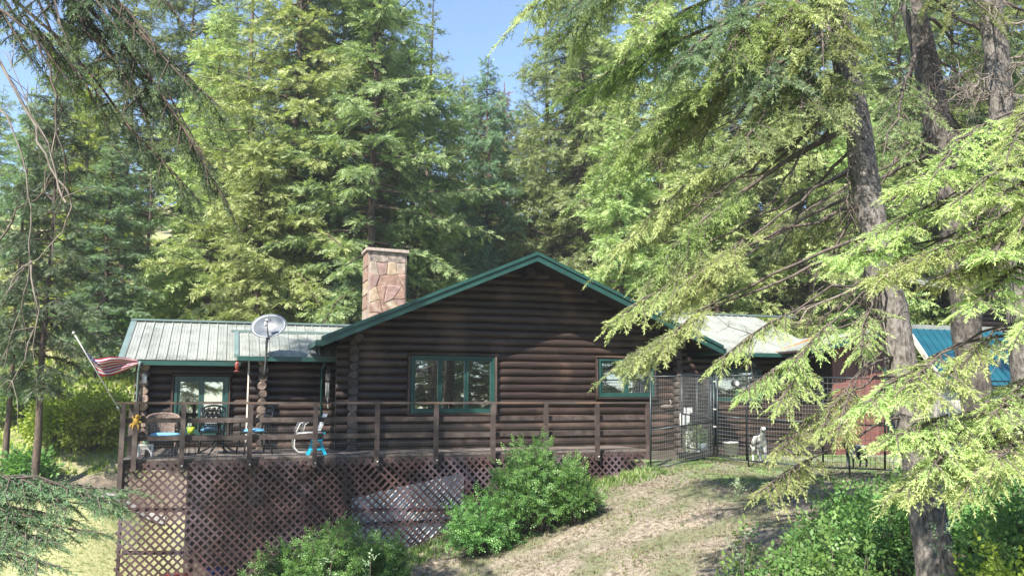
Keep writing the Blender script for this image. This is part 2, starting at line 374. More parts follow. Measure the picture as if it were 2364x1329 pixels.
def limb(fol, wood, p0, p1, arch=.1, r0=.03, tl=.6, ts=.12, sl=.3, ss=.12, f0=.25, droop=.25, twigwood=False, rg=rng, tipb=.0, ang=(40, 80), n=7, end=True, vs_=.14):
    p0 = np.asarray(p0, float); p1 = np.asarray(p1, float); L = np.linalg.norm(p1-p0)
    c = (p0+p1)/2 + np.array([0, 0, arch*L]) + rg.normal(scale=.04*L, size=3)
    def C(t): t = np.asarray(t)[..., None]; return (1-t)**2*p0 + 2*t*(1-t)*c + t*t*p1
    def Tn(t): t = np.asarray(t)[..., None]; return nrm(2*(1-t)*(c-p0) + 2*t*(p1-c))
    tt = np.linspace(0, 1, n); pts = C(tt) + rg.normal(scale=.012*L, size=(n, 3))*((tt > 0) & (tt < 1))[:, None]
    if wood is not None: wood.tube(pts, [r0*(1-.86*t)+.002 for t in tt], 6 if r0 > .02 else 4, False)
    K = max(2, int(L*(1-f0)/ts*2)); tk = np.sort(f0 + (1-f0)*rg.uniform(0, 1, K)); 
    P = C(tk); T = Tn(tk); side = nrm(np.cross(T, np.array([0, 0, 1.0]))); s = np.where(np.arange(K) % 2 == 0, 1, -1)[:, None]
    a = np.radians(rg.uniform(ang[0], ang[1], K))[:, None]
    D = T*np.cos(a) + side*s*np.sin(a) + np.array([0, 0, 1.0])*rg.normal(scale=vs_, size=(K, 1)); D[:, 2] -= droop*rg.uniform(.5, 1.3, K); D = nrm(D)
    env = np.clip((tk-f0)/.18+.35, 0, 1)*(1.0-.62*tk)
    ln = tl*env*rg.uniform(.55, 1.25, K)
    if end: P = np.vstack([P, C(np.array([.97]))]); D = np.vstack([D, Tn(np.array([.97]))]); ln = np.append(ln, tl*.4); tk = np.append(tk, 1.)
    if twigwood:
        for i in range(len(P)):
            e = P[i]+D[i]*ln[i]; e[2] -= .12*ln[i]; wood.tube([P[i], (P[i]+e)/2+np.array([0, 0, .03*ln[i]]), e], [.006, .004, .002], 3, False)
    M = int(max(ln)/ss)+1; u = (np.arange(M)+.6)*ss
    for side_s in (1, -1):
        U = u[None, :]/ln[:, None] + rg.uniform(-.03, .03, (len(P), M)); ok = U < 1.0
        pos = P[:, None, :] + D[:, None, :]*(U*ln[:, None])[..., None]; pos[..., 2] -= .12*ln[:, None]*U*U
        sd = nrm(np.cross(D, np.array([0, 0, 1.0])))[:, None, :]
        b = np.radians(rg.uniform(28, 60, U.shape))[..., None]
        dd = D[:, None, :]*np.cos(b) + sd*side_s*np.sin(b); dd[..., 2] -= droop*.5 + rg.normal(scale=.16+vs_*.6, size=U.shape)
        sz = sl*rg.uniform(.7, 1.2, U.shape)*(1-.35*U)
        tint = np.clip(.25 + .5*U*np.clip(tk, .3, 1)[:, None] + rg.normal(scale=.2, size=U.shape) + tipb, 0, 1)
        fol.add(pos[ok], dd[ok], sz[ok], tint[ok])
    pe = P + D*ln[:, None]*.92; pe[:, 2] -= .11*ln
    fol.add(pe, D + np.array([0, 0, -.15]), np.full(len(pe), sl*1.05), np.clip(.62+rg.normal(scale=.2, size=len(pe))+tipb, 0, 1))
def conifer(H, Rr, base, nb, seed, prof=.8, lean=0, gaps=.0, sl=.36, ss=.18, ts=.15, tl=.8, trunk_r=.24, low=.5, tilt=(-.35, .25), wob=.35):
    rg = np.random.default_rng(seed); f = Fol(); wd = MB()
    k = 9; ax = [np.array([lean*(i/(k-1))**2 + (.1*math.sin(i*1.7+seed) if 0 < i else 0), .08*math.cos(i*2.1+seed) if 0 < i else 0, H*i/(k-1)]) for i in range(k)]
    ax[0][2] = -1.0
    wd.tube(ax, [trunk_r*(1.18 if i == 0 else 1-.93*(i/(k-1))) for i in range(k)], 9, False)
    def A(z):
        q = z/H*(k-1); i = min(int(q), k-2); return ax[i] + (ax[i+1]-ax[i])*(q-i) if i > 0 else np.array([ax[1][0]*q, ax[1][1]*q, z])
    for i in range(nb):
        fz = (i+rg.uniform(0, 1))/nb; fz = fz**.93; z = base + (H*.985-base)*fz
        if rg.uniform() < gaps: continue
        az = i*2.39996 + rg.normal(scale=.35)
        L = Rr*((1-fz)**prof)*(low + (1-low)*min(1, fz/.18))*rg.uniform(1-wob*1.4, 1+wob) + .18
        p0 = A(z); sl_ = tilt[0] + (tilt[1]-tilt[0])*fz + rg.normal(scale=.2)
        p1 = p0 + L*np.array([math.cos(az), math.sin(az), sl_])
        limb(f, wd, p0, p1, arch=rg.uniform(.02, .14), r0=.018+.012*L, tl=tl*min(1, .35+L*.3), ts=ts, sl=sl*(.8 if L < 1 else 1), ss=ss, f0=.22 if L > 1 else .05, droop=rg.uniform(.1, .5), rg=rg, n=4, vs_=.42)
    f.add(np.array([[ax[-1][0], ax[-1][1], H-.25+.12*j] for j in range(4)]), np.tile([.1, 0, 1.], (4, 1)), np.full(4, .3), np.full(4, .6))
    return f, wd
def pine(H, Rr, base, nb, seed, trunk_r=.2, sz=.26, dens=1.0):
    rg = np.random.default_rng(seed); f = Fol(); wd = MB(); k = 8
    ax = [np.array([.12*math.sin(i*1.3+seed), .1*math.cos(i*1.9), H*i/(k-1)]) for i in range(k)]; ax[0] = np.array([0, 0, -1.])
    wd.tube(ax, [trunk_r*(1.1 if i == 0 else 1-.9*(i/(k-1))) for i in range(k)], 8, False)
    for i in range(nb):
        fz = (i+rg.uniform(0, 1))/nb; z = base+(H*.97-base)*fz; az = i*2.39996+rg.normal(scale=.4)
        L = Rr*(1-fz)**.65*rg.uniform(.6, 1.15)*(.6+.4*min(1, fz/.2)) + .2
        p0 = np.array([ax[4][0]*.5, 0, z]); p1 = p0 + L*np.array([math.cos(az), math.sin(az), rg.uniform(-.05, .5)])
        c = (p0+p1)/2 + np.array([0, 0, -.08*L]); t = np.linspace(0, 1, 4)[:, None]; pts = (1-t)**2*p0+2*t*(1-t)*c+t*t*p1
        wd.tube(pts, [.012+.012*L*(1-q) for q in t[:, 0]], 4, False)
        n = int((6+9*L)*dens); tt = rg.uniform(.35, 1, n)[:, None]; P = (1-tt)**2*p0+2*tt*(1-tt)*c+tt*tt*p1 + rg.normal(scale=.16*min(1, L), size=(n, 3))*np.array([1, 1, .7])
        D = nrm(p1-p0)+rg.normal(scale=.5, size=(n, 3))+np.array([0, 0, .3])
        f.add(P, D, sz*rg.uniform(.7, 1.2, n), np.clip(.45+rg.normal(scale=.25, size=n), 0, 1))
    return f, wd

# ---------------------------------------------------------------- ground
def axis(segs):
    out = []
    for a, b, st in segs: out += list(np.arange(a, b, st))
    return np.array(out + [segs[-1][1]])
gx = axis([(-260, -40, 8), (-40, -10, 1.2), (-10, 20, .22), (20, 50, 1.5), (50, 260, 9)])
gy = axis([(-80, -20, 4), (-20, -13, .5), (-13, 4, .22), (4, 30, .5), (30, 100, 2), (100, 400, 14)])
GX, GY = np.meshgrid(gx, gy); GZ = h(GX, GY)
nx, ny = len(gx), len(gy)
V = np.stack([GX, GY, GZ], -1).reshape(-1, 3).astype(np.float32)
ii = np.arange((ny-1)*nx).reshape(ny-1, nx)[:, :-1].ravel()
Fq = np.stack([ii, ii+1, ii+nx+1, ii+nx], 1).astype(np.int32)
me = bpy.data.meshes.new('ground'); me.vertices.add(len(V)); me.vertices.foreach_set('co', V.ravel())
me.loops.add(Fq.size); me.loops.foreach_set('vertex_index', Fq.ravel())
me.polygons.add(len(Fq)); me.polygons.foreach_set('loop_start', np.arange(0, Fq.size, 4, dtype=np.int32)); me.polygons.foreach_set('use_smooth', [True]*len(Fq))
Xf, Yf = GX.ravel(), GY.ravel()
lawn = (1-S(-2.5, .5, Xf))*(1-S(12.3, 12.9, Yf+.25*np.sin(Xf)))
bank = (1-S(-2, 2, Xf))*S(12.5, 12.9, Yf+.2*np.sin(Xf*2))*(1-S(13.9, 14.6, Yf+.4*np.sin(Xf)))
wood_ = S(9.5, 13, Yf)*S(-2, 2, Xf) + (1-S(-2, 2, Xf))*S(13.8, 14.8, Yf)
pen = S(8, 10, Xf)*S(-4.5, -2.5, Yf)*(1-S(3, 6, Yf))
for nm, a in (('lawn', lawn), ('bank', bank), ('forest', np.clip(wood_, 0, 1)), ('pen', pen)):
    q = me.attributes.new(nm, 'FLOAT', 'POINT'); q.data.foreach_set('value', a.astype(np.float32))
me.update(calc_edges=True)
m = bpy.data.materials.new('ground_cover'); m.use_nodes = True; nt = m.node_tree; L = nt.links.new; b = nt.nodes['Principled BSDF']; b.inputs['Roughness'].default_value = .95
g = N(nt, 'ShaderNodeNewGeometry')
def nz(sc, lo, hi, c1, c2, det=6):
    n = N(nt, 'ShaderNodeTexNoise'); n.inputs['Scale'].default_value = sc; n.inputs['Detail'].default_value = det; L(g.outputs['Position'], n.inputs['Vector'])
    r = N(nt, 'ShaderNodeValToRGB'); r.color_ramp.elements[0].position = lo; r.color_ramp.elements[1].position = hi
    r.color_ramp.elements[0].color = (*c1, 1); r.color_ramp.elements[1].color = (*c2, 1); L(n.outputs[0], r.inputs[0]); return r.outputs[0]
def mixc(f, a, c):
    x = N(nt, 'ShaderNodeMixRGB'); L(f, x.inputs[0]); L(a, x.inputs[1]); L(c, x.inputs[2]); return x.outputs[0]
def attr(n_):
    a = N(nt, 'ShaderNodeAttribute'); a.attribute_name = n_; return a.outputs['Fac']
dry = mixc(nz(1.1, .42, .60, (0, 0, 0), (1, 1, 1)), nz(14, .3, .7, (.105, .088, .068), (.31, .26, .20)), nz(11, .3, .7, (.07, .085, .038), (.15, .155, .08)))  # dry and green grass; patch contrast raised to suggest shade dapple
dry = mixc(nz(30, .30, .42, (1, 1, 1), (0, 0, 0)), dry, nz(5, .3, .7, (.10, .08, .06), (.16, .12, .09)))
lw = nz(6, .3, .7, (.22, .23, .09), (.38, .37, .19)); bk = nz(5, .3, .7, (.065, .05, .038), (.16, .125, .095))
fr = mixc(nz(.5, .42, .6, (0, 0, 0), (1, 1, 1)), nz(4, .3, .7, (.20, .17, .10), (.36, .31, .19)), nz(3, .3, .7, (.14, .19, .05), (.32, .36, .12)))
pn = mixc(nz(1.1, .4, .6, (0, 0, 0), (1, 1, 1)), nz(9, .3, .7, (.10, .10, .06), (.25, .24, .19)), nz(9, .3, .7, (.06, .12, .03), (.14, .22, .06)))
c = mixc(attr('pen'), dry, pn); c = mixc(attr('lawn'), c, lw); c = mixc(attr('forest'), c, fr); c = mixc(attr('bank'), c, bk)
L(c, b.inputs['Base Color'])
nb = N(nt, 'ShaderNodeTexNoise'); nb.inputs['Scale'].default_value = 22; nb.inputs['Detail'].default_value = 8; L(g.outputs['Position'], nb.inputs['Vector'])
bp = N(nt, 'ShaderNodeBump'); bp.inputs['Strength'].default_value = .9; bp.inputs['Distance'].default_value = .05; L(nb.outputs[0], bp.inputs['Height']); L(bp.outputs[0], b.inputs['Normal'])
me.materials.append(m); link('ground', me)['kind'] = 'structure'
# pale path at the far side of the lawn
pv = []; pf = []
for i, x in enumerate(np.arange(-30, -1.0, .5)):
    for yy in (12.15, 12.5, 12.8): yq = yy - .25*math.sin(x) + (.5 if yy > 12.2 else .35)*0; pv.append((x, yq, hz(x, yq)+.06))
    if i: k = len(pv)-6; pf += [[k, k+3, k+4, k+1], [k+1, k+4, k+5, k+2]]
mk('path', pv, pf, M_PATH)['kind'] = 'structure'

# ---------------------------------------------------------------- log cabin
YR, YM, YE, YW = .8, 1.8, 3.0, 3.6          # rake, main gable wall, entry wall, left wing wall
house = thing('log_cabin', 'long dark brown log cabin with green trim, pale metal roofs and a stone chimney', 'house', (6.8, YM, 0))
HS = .178; RL = .097
xa = X_(1240, YR, 600); xl = X_(745, YR, 780); zt = Z_(1240, 588, YR); zl = Z_(745, 783, YR)
half = xa - xl; xr = xa + half; slope = (zt-zl)/half
wl = X_(775, YM, 900); cl_ = X_(812, YM, 900); wr = 2*xa - wl; cr_ = 2*xa-cl_
def rod(x0, x1, y, z, r=RL, m=M_LOG, parent=house): return inst('log', 'rod', m, parent, ((x0+x1)/2, y, z), (x1-x0, r*random.uniform(.96, 1.04), r*random.uniform(.97, 1.04)))
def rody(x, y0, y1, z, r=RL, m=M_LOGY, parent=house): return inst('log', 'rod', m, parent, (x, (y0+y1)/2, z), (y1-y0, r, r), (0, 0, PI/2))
def log_end(x, y, z, r, m):
    o = link('log_end', ENDM[m.name], house, (x, y, z)); o.scale = (r, 1, r); o.rotation_euler = (0, random.uniform(0, 6), 0); return o
ENDM = {}
for m_ in (M_END, M_ENDD):
    bb = MB(); bb.lathe((0, 0, 0), [(0, -.012), (.82, -.012), (1.0, .01), (1.0, .16)], 16, (0, 1, 0))
    me = bpy.data.meshes.new('log_end'); me.from_pydata(bb.v, [], bb.f); me.materials.append(m_); ENDM[m_.name] = me
def wallrow(z, x0, x1, y, holes, m=M_LOG):
    segs = [(x0, x1)]
    for (a, b_, c_, d_) in holes:
        if c_-.03 < z < d_+.03:
            segs = [q for s in segs for q in ((s[0], min(s[1], a)), (max(s[0], b_), s[1])) if q[1]-q[0] > .05]
    for s in segs: rod(s[0], s[1], y, z, m=m)
w1 = (X_(938, YM, 890), X_(1145, YM, 890), Z_(1040, 960, YM), Z_(1040, 815, YM))
w2 = (X_(1371, YM, 880), X_(1510, YM, 880), Z_(1430, 923, YM), Z_(1430, 822, YM))
z = -.42; rows = []
while z < zt-.12:
    rows.append(z)
    inset = 0; top = zt - .05 - z
    x0 = max(wl, xa - top/slope + .02) if z > zl-.28 else wl; x1 = 2*xa-x0
    if x1-x0 > .25: wallrow(z, x0, x1, YM, [w1, w2])
    z += HS
# corner log ends on the gable wall
for z in rows:
    zz = z + HS/2
    if zz < zl + .02:
        log_end(cl_ + random.uniform(-.012, .012), YM-.30, zz, RL*random.uniform(.95, 1.1), M_ENDD); rody(cl_, YM-.29, YM+.1, zz, RL*.99)
        log_end(cr_, YM-.30, zz, RL, M_ENDD); rody(cr_, YM-.29, YM+.1, zz, RL*.99)
for s in (-1, 1):        # purlin ends under the rake
    px_ = xa + s*(xa-cl_-.05); pz = zl + .10; log_end(px_, YM-.55, pz, .105, M_END if s > 0 else M_ENDD); rody(px_, YM-.5, YM+.2, pz, .1)
rody(xa, YM-.6, YM+.2, zt-.33, .12)
# shell: side and back walls
YB = 9.6
bx('side_wall', M_SOFF, house, cr_-.06, cr_+.06, YM+.1, YB, -1.0, zl-.05)
bx('back_wall', M_SOFF, house, -2.0, 20.5, YB, YB+.15, -.4, 2.0)
bx('floor_slab', M_SOFF, house, wl+.02, 19.0, YM+.08, YB, -.30, -.12)
bx('foundation_wall', M_CONC, house, X_(428, YM, 1200), cr_, YM-.16, YM+.04, -3.4, -.14)
for z in rows[2:]:
    if z < zl-.05: rody(cl_, YM+.1, YE+.1, z+HS/2)
# main roof: two slabs of soffit board under metal panels, ridge cap, fascias
def slab(name, m, parent, a, b_, c_, d_, t):      # quad a b c d (upper face) thickened down by t
    dn = Vector((0, 0, -t)); q = [Vector(v) for v in (a, b_, c_, d_)]
    return MB().hexa([v+dn for v in q] + q).build(name, m, parent)
def roofplane(x0, z0, x1, z1, y0, y1, nm='roof', horizontal_ridge_along='y', wd=.23, mm=M_ROOF):
    """metal roof plane whose ribs run from (x0,z0) up to (x1,z1); spans y0..y1"""
    r = slab(nm, M_SOFF, house, (x0, y0, z0), (x0, y1, z0), (x1, y1, z1), (x1, y0, z1), .05)
    n = int((y1-y0)/wd); 
    for i in range(n):
        a = y0 + (y1-y0)*i/n; b_ = y0 + (y1-y0)*(i+1)/n; q = MB(); o = .012
        q.hexa([(x0, a+.004, z0+o-.008), (x1, a+.004, z1+o-.008), (x1, b_-.004, z1+o-.008), (x0, b_-.004, z0+o-.008), (x0, a+.004, z0+o), (x1, a+.004, z1+o), (x1, b_-.004, z1+o), (x0, b_-.004, z0+o)])
        q.hexa([(x0, a-.012, z0+o), (x1, a-.012, z1+o), (x1, a+.012, z1+o), (x0, a+.012, z0+o), (x0, a-.008, z0+o+.02), (x1, a-.008, z1+o+.02), (x1, a+.008, z1+o+.02), (x0, a+.008, z0+o+.02)])
        q.build('roof_panel', mm, r)
    return r
roofplane(xl-.02, zl+.0, xa, zt, YR+.03, YB+.5); roofplane(xr+.02, zl, xa, zt, YR+.03, YB+.5)
for s in (-1, 1):
    e = xa + s*(half+.03)
    nrmv = Vector((s*slope, 0, 1)).normalized()
    for k, (off, ht, yy) in enumerate(((.035, .075, YR-.03), (-.05, .13, YR))):
        a = Vector((xa, yy, zt)) + Vector((0, 0, off+.03)); c2 = Vector((e, yy, zl)) + Vector((0, 0, off+.03))
        MB().hexa([(a.x, yy-.03, a.z-ht), (c2.x, yy-.03, c2.z-ht), (c2.x, yy+.03, c2.z-ht), (a.x, yy+.03, a.z-ht), (a.x, yy-.03, a.z), (c2.x, yy-.03, c2.z), (c2.x, yy+.03, c2.z), (a.x, yy+.03, a.z)]).build('rake_fascia', M_GREEN, house)
q = MB(); q.hexa([(xa-.16, YR-.04, zt-.03), (xa+.16, YR-.04, zt-.03), (xa+.16, YB+.5, zt-.03), (xa-.16, YB+.5, zt-.03), (xa-.02, YR-.04, zt+.065), (xa+.02, YR-.04, zt+.065), (xa+.02, YB+.5, zt+.065), (xa-.02, YB+.5, zt+.065)]); q.build('ridge_cap', M_GREEN, house)
bx('gutter', M_GREEN, house, xl-.14, xl-.01, YR+.0, YE-.45, zl-.13, zl-.01)
bx('gutter', M_GREEN, house, xr+.01, xr+.14, YR+.0, YE+2, zl-.13, zl-.01)
# window builder: opening (x0,x1,z0,z1) on wall plane y; n sashes
def window(opening, y, n, name='window', trim=True, blinds=False, sash=.05, parent=house, tm=M_LOG, fw=.05, tw=.075, gm=M_GREEN):
    x0, x1, z0, z1 = opening; t = tw if trim else 0
    q = MB(); d = .06
    a0, a1, b0, b1 = x0+t, x1-t, z0+t, z1-t
    fr_ = MB()
    for (p, q2, r_, s_) in ((a0, a1, b0, b0+fw), (a0, a1, b1-fw, b1), (a0, a0+fw, b0+fw, b1-fw), (a1-fw, a1, b0+fw, b1-fw)): fr_.box(p, q2, y-.15, y+.05, r_, s_)
    win = fr_.build(name, gm, parent)
    if trim:
        for (p, q2, r_, s_) in ((x0, x1, z0, z0+t-.003), (x0, x1, z1-t+.003, z1), (x0, x0+t-.003, z0+t, z1-t), (x1-t+.003, x1, z0+t, z1-t)):
            cx, cz = (p+q2)/2, (r_+s_)/2; hx, hz_ = (q2-p)/2, (s_-r_)/2
            k = 'rod'; long_x = hx > hz_
            o = inst('trim_log', 'rod', tm, win, (cx, y-.10, cz), ((q2-p) if long_x else (s_-r_)*1.0, .075, (hz_ if long_x else hx)+.004), (0, 0, 0) if long_x else (0, PI/2, 0))
    wd = (a1-a0-2*fw)/n
    for i in range(n):
        c0 = a0+fw+wd*i; c1 = c0+wd; e0, e1 = b0+fw, b1-fw; s_ = MB()
        for (p, q2, r_, u) in ((c0+.004, c1-.004, e0, e0+sash), (c0+.004, c1-.004, e1-sash, e1), (c0+.004, c0+sash, e0+sash, e1-sash), (c1-sash, c1-.004, e0+sash, e1-sash)): s_.box(p, q2, y-.12, y-.06, r_, u)
        s_.build('sash', gm, win)
        bx('pane', M_GLASS, win, c0+sash+.001, c1-sash-.001, y-.092, y-.086, e0+sash+.001, e1-sash-.001)
        if blinds:
            zz = e0+sash+.03; bl = MB()
            while zz < e1-sash: bl.hexa([(c0+sash, y-.03, zz), (c1-sash, y-.03, zz), (c1-sash, y+.01, zz+.012), (c0+sash, y+.01, zz+.012), (c0+sash, y-.03, zz+.004), (c1-sash, y-.03, zz+.004), (c1-sash, y+.01, zz+.016), (c0+sash, y+.01, zz+.016)]); zz += .055
            bl.build('blind', M_BLIND, win)
    return win
window(w1, YM, 3, blinds=True); window(w2, YM, 2)
# left wing
wx0 = X_(275, YW-.5, 828); ez = Z_(275, 829, YW-.5); dz_eave = -.02
rz_ = Z_(290, 741, YW+1.9); yr_ = YW+1.9
ex1 = X_(545, YW-.5, 828)
wing_r = X_(800, YW+1.9, 745) + 1.2
cw = X_(333, YW, 950); ww0 = X_(311, YW, 900)
def roofplane_y(x0, x1, y0, z0, y1, z1, nm='roof', wd=.21, shift=0):
    r = slab(nm, M_SOFF, house, (x0, y0, z0), (x1, y0, z0), (x1, y1, z1), (x0, y1, z1), .05)
    n = max(1, int(round((x1-x0)/wd)))
    for i in range(n):
        a = x0+(x1-x0)*i/n; b_ = x0+(x1-x0)*(i+1)/n; q = MB(); o = .012; j = random.uniform(-.002, .002)
        q.hexa([(a+.004, y0-.02, z0+o-.008+j), (b_-.004, y0-.02, z0+o-.008+j), (b_-.004, y1, z1+o-.008), (a+.004, y1, z1+o-.008), (a+.004, y0-.02, z0+o+j), (b_-.004, y0-.02, z0+o+j), (b_-.004, y1, z1+o), (a+.004, y1, z1+o)])
        q.hexa([(a-.016, y0-.02, z0+o), (a+.016, y0-.02, z0+o), (a+.016, y1, z1+o), (a-.016, y1, z1+o), (a-.008, y0-.02, z0+o+.028), (a+.008, y0-.02, z0+o+.028), (a+.008, y1, z1+o+.028), (a-.008, y1, z1+o+.028)])
        for s_ in (.35, .65): xx = a+(b_-a)*s_; q.hexa([(xx-.006, y0-.02, z0+o), (xx+.006, y0-.02, z0+o), (xx+.006, y1, z1+o), (xx-.006, y1, z1+o), (xx-.003, y0-.02, z0+o+.008), (xx+.003, y0-.02, z0+o+.008), (xx+.003, y1, z1+o+.008), (xx-.003, y1, z1+o+.008)])
        q.build('roof_panel', M_ROOF, r)
    return r
roofplane_y(wx0+.1, wing_r, YW-.5, ez, yr_, rz_); roofplane_y(wx0+.1, wing_r, yr_+1.9+.3, ez, yr_, rz_)
def slope_trim(name, m, x, w_, y0, z0, y1, z1, up=.045, dn=.12): return MB().hexa([(x, y0, z0-dn), (x+w_, y0, z0-dn), (x+w_, y1, z1-dn), (x, y1, z1-dn), (x, y0, z0+up), (x+w_, y0, z0+up), (x+w_, y1, z1+up), (x, y1, z1+up)]).build(name, m, house)
slope_trim('rake_trim', M_TEAL, wx0-.02, .115, YW-.53, ez, yr_, rz_)
bx('ridge_cap', M_TEAL, house, wx0-.02, wing_r, yr_-.10, yr_+.10, rz_+.02, rz_+.065)
bx('fascia', M_GREEN, house, wx0, ex1+.1, YW-.52, YW-.47, ez-.115, ez-.015)
wl_opening = (X_(396, YW, 900), X_(534, YW, 900), Z_(460, 1010, YW), Z_(460, 862, YW))
z = -.05
zr = []
while z < ez+.12: zr.append(z); wallrow(z, ww0, X_(590, YW, 950)+.6, YW, [wl_opening]); z += HS
for z in zr:
    if z+HS/2 < ez+.02: log_end(cw+random.uniform(-.02, .02), YW-.34, z+HS/2, RL*random.uniform(.9, 1.1), M_END); rody(cw, YW-.33, YW+2.5, z+HS/2)
window(wl_opening, YW, 2, tw=.07, sash=.06, fw=.06)
bx('wing_side_wall', M_SOFF, house, ww0+.2, ww0+.3, YW+.1, YB, -.3, ez)
bx('wing_floor', M_SOFF, house, ww0+.2, wl, YW+.08, YB, -.3, -.12)
# gable infill on the wing's left end
mk('gable_wall', [(ww0+.2, YW, ez), (ww0+.2, yr_, rz_-.06), (ww0+.2, yr_+1.9, ez), (ww0+.3, YW, ez), (ww0+.3, yr_, rz_-.06), (ww0+.3, yr_+1.9, ez)], [[0, 1, 2], [5, 4, 3], [0, 3, 4, 1], [1, 4, 5, 2], [2, 5, 3, 0]], M_SOFF, house)
# entry bay
be0 = X_(550, YE-.5, 820); be1 = X_(760, YE-.5, 820)+.25; bez = Z_(552, 822, YE-.5)
bu_y = YE+.75; buz = Z_(537, 767, bu_y); bu0 = X_(537, bu_y, 767)
roofplane_y(be0, be1, YE-.5, bez, bu_y, buz, wd=.215)
slope_trim('rake_trim', M_TEAL, be0-.09, .10, YE-.53, bez, bu_y, buz, up=.05, dn=.04)
bx('upper_flashing', M_TEAL, house, be0-.16, be1, bu_y-.05, bu_y+.06, buz, buz+.06)
bx('gutter', M_GREEN, house, be0-.02, be1, YE-.60, YE-.50, bez-.10, bez+.0)
bw0 = X_(574, YE, 950); bc = X_(603, YE, 950); 
z = -.12
while z < bez+.12:
    wallrow(z, bw0, wl+.35, YE, []); 
    if z+HS/2 < bez+.02: log_end(bc+random.uniform(-.02, .02), YE-.34, z+HS/2, RL*random.uniform(.92, 1.1), M_END); rody(bc, YE-.33, YW, z+HS/2)
    z += HS
bx('corner_board', M_CREAM, house, bw0-.05, bw0-.02, YE-.06, YE+.06, -.1, bez-.05)
for x, yy, z0_, z1_ in ((X_(746, YE-.35, 900), YE-.40, Z_(745, 1000, YE), bez-.12), (X_(321, YW-.42, 900), YW-.46, 0, ez-.1), (X_(2018, 1.2, 860), .7, -.2, Z_(2018, 838, 1.2))):
    o = MB().tube([(x, yy-.1, z1_+.06), (x, yy-.08, z1_-.04), (x-.03, yy+.06, z1_-.14), (x-.03, yy+.06, z0_)], .034, 6).build('downspout', M_GREEN if x > 0 else M_TEAL, house)
# front door in the side wall between entry bay and gable
q = MB(); xd = cl_-.13; q.box(xd, xd+.05, YM+.25, YM+1.0, .0, 1.62); dr = q.build('door', M_GREEN, house)
for (a, b_, c_, d_) in ((YM+.18, YM+.25, 0, 1.7), (YM+1.0, YM+1.07, 0, 1.7), (YM+.25, YM+1.0, 1.62, 1.7)): bx('door_trim', M_TEAL, dr, xd-.02, xd+.04, a, b_, c_, d_)
MB().ball((xd-.05, YM+.33, .85), .035).build('handle', M_PIPE, dr)
# chimney
yc = 5.0; cx0, cx1 = X_(850, yc, 640), X_(938, yc, 640); cz1 = Z_(890, 580, yc); cz0 = 1.6; cw_ = cx1-cx0; cdp = .75
ch = bx('chimney', M_MORT, house, cx0, cx1, yc, yc+cdp, cz0, cz1)
rr = random.Random(3); gw, gh = 4, 9; H_ = cz1-.30-cz0
pts = {}
for i in range(gw+1):
    for j in range(gh+1):
        jx = 0 if i in (0, gw) else rr.uniform(-.12, .12); jz = 0 if j in (0, gh) else rr.uniform(-.085, .085)
        pts[i, j] = (cx0+.03+(cw_-.06)*i/gw+jx+(.05 if j % 2 and 0 < i < gw else 0), cz0 + H_*j/gh + jz)
done = set()
for j in range(gh):
    for i in range(gw):
        if (i, j) in done: continue
        a, b_, c_, d_ = pts[i, j], pts[i+1, j], pts[i+1, j+1], pts[i, j+1]
        if i+1 < gw and rr.random() < .3 and (i+1, j) not in done: b_, c_ = pts[i+2, j], pts[i+2, j+1]; done.add((i+1, j))
        poly = [a, ((a[0]+b_[0])/2+rr.uniform(-.03, .03), (a[1]+b_[1])/2+rr.uniform(-.04, .03)), b_, ((b_[0]+c_[0])/2+rr.uniform(-.03, .03)*0, (b_[1]+c_[1])/2), c_, ((c_[0]+d_[0])/2, (c_[1]+d_[1])/2+rr.uniform(-.03, .04)), d_]
        gcx = sum(p[0] for p in poly)/7; gcz = sum(p[1] for p in poly)/7
        def shr(p, k): return (gcx+(p[0]-gcx)*k, gcz+(p[1]-gcz)*k)
        o1 = [shr(p, .972) for p in poly]; o2 = [shr(p, .84) for p in poly]; pr = rr.uniform(.02, .05); n = 7
        vs_ = [(p[0], yc-.002, p[1]) for p in o1]+[(p[0], yc-pr*.7, p[1]) for p in o1]+[(p[0]+rr.uniform(-.01, .01), yc-pr, p[1]) for p in o2]
        fs_ = [[k, (k+1) % n, n+(k+1) % n, n+k] for k in range(n)]+[[n+k, n+(k+1) % n, 2*n+(k+1) % n, 2*n+k] for k in range(n)]+[[2*n+k for k in range(n)]]
        mk('stone', vs_, fs_, rr.choice(M_STN), ch)
for j in range(9):
    a = cz0+(cz1-cz0-.05)*j/9; bx('stone', rr.choice(M_STN), ch, cx0-.03, cx0-.002, yc+.03, yc+cdp-.03, a+.02, a+(cz1-cz0)/9-.02)
bx('dark_band', M_BAND, ch, cx0+.04, cx1-.04, yc-.022, yc-.004, cz1-.29, cz1-.02)  # darker mottled band below the cap
q = MB(); q.hexa([(cx0-.07, yc-.09, cz1), (cx1+.05, yc-.09, cz1-.03), (cx1+.05, yc+cdp+.06, cz1-.02), (cx0-.07, yc+cdp+.06, cz1+.01), (cx0-.06, yc-.08, cz1+.075), (cx1+.05, yc-.08, cz1+.05), (cx1+.05, yc+cdp+.06, cz1+.06), (cx0-.07, yc+cdp+.06, cz1+.08)]); q.build('cap', M_MORT, ch)
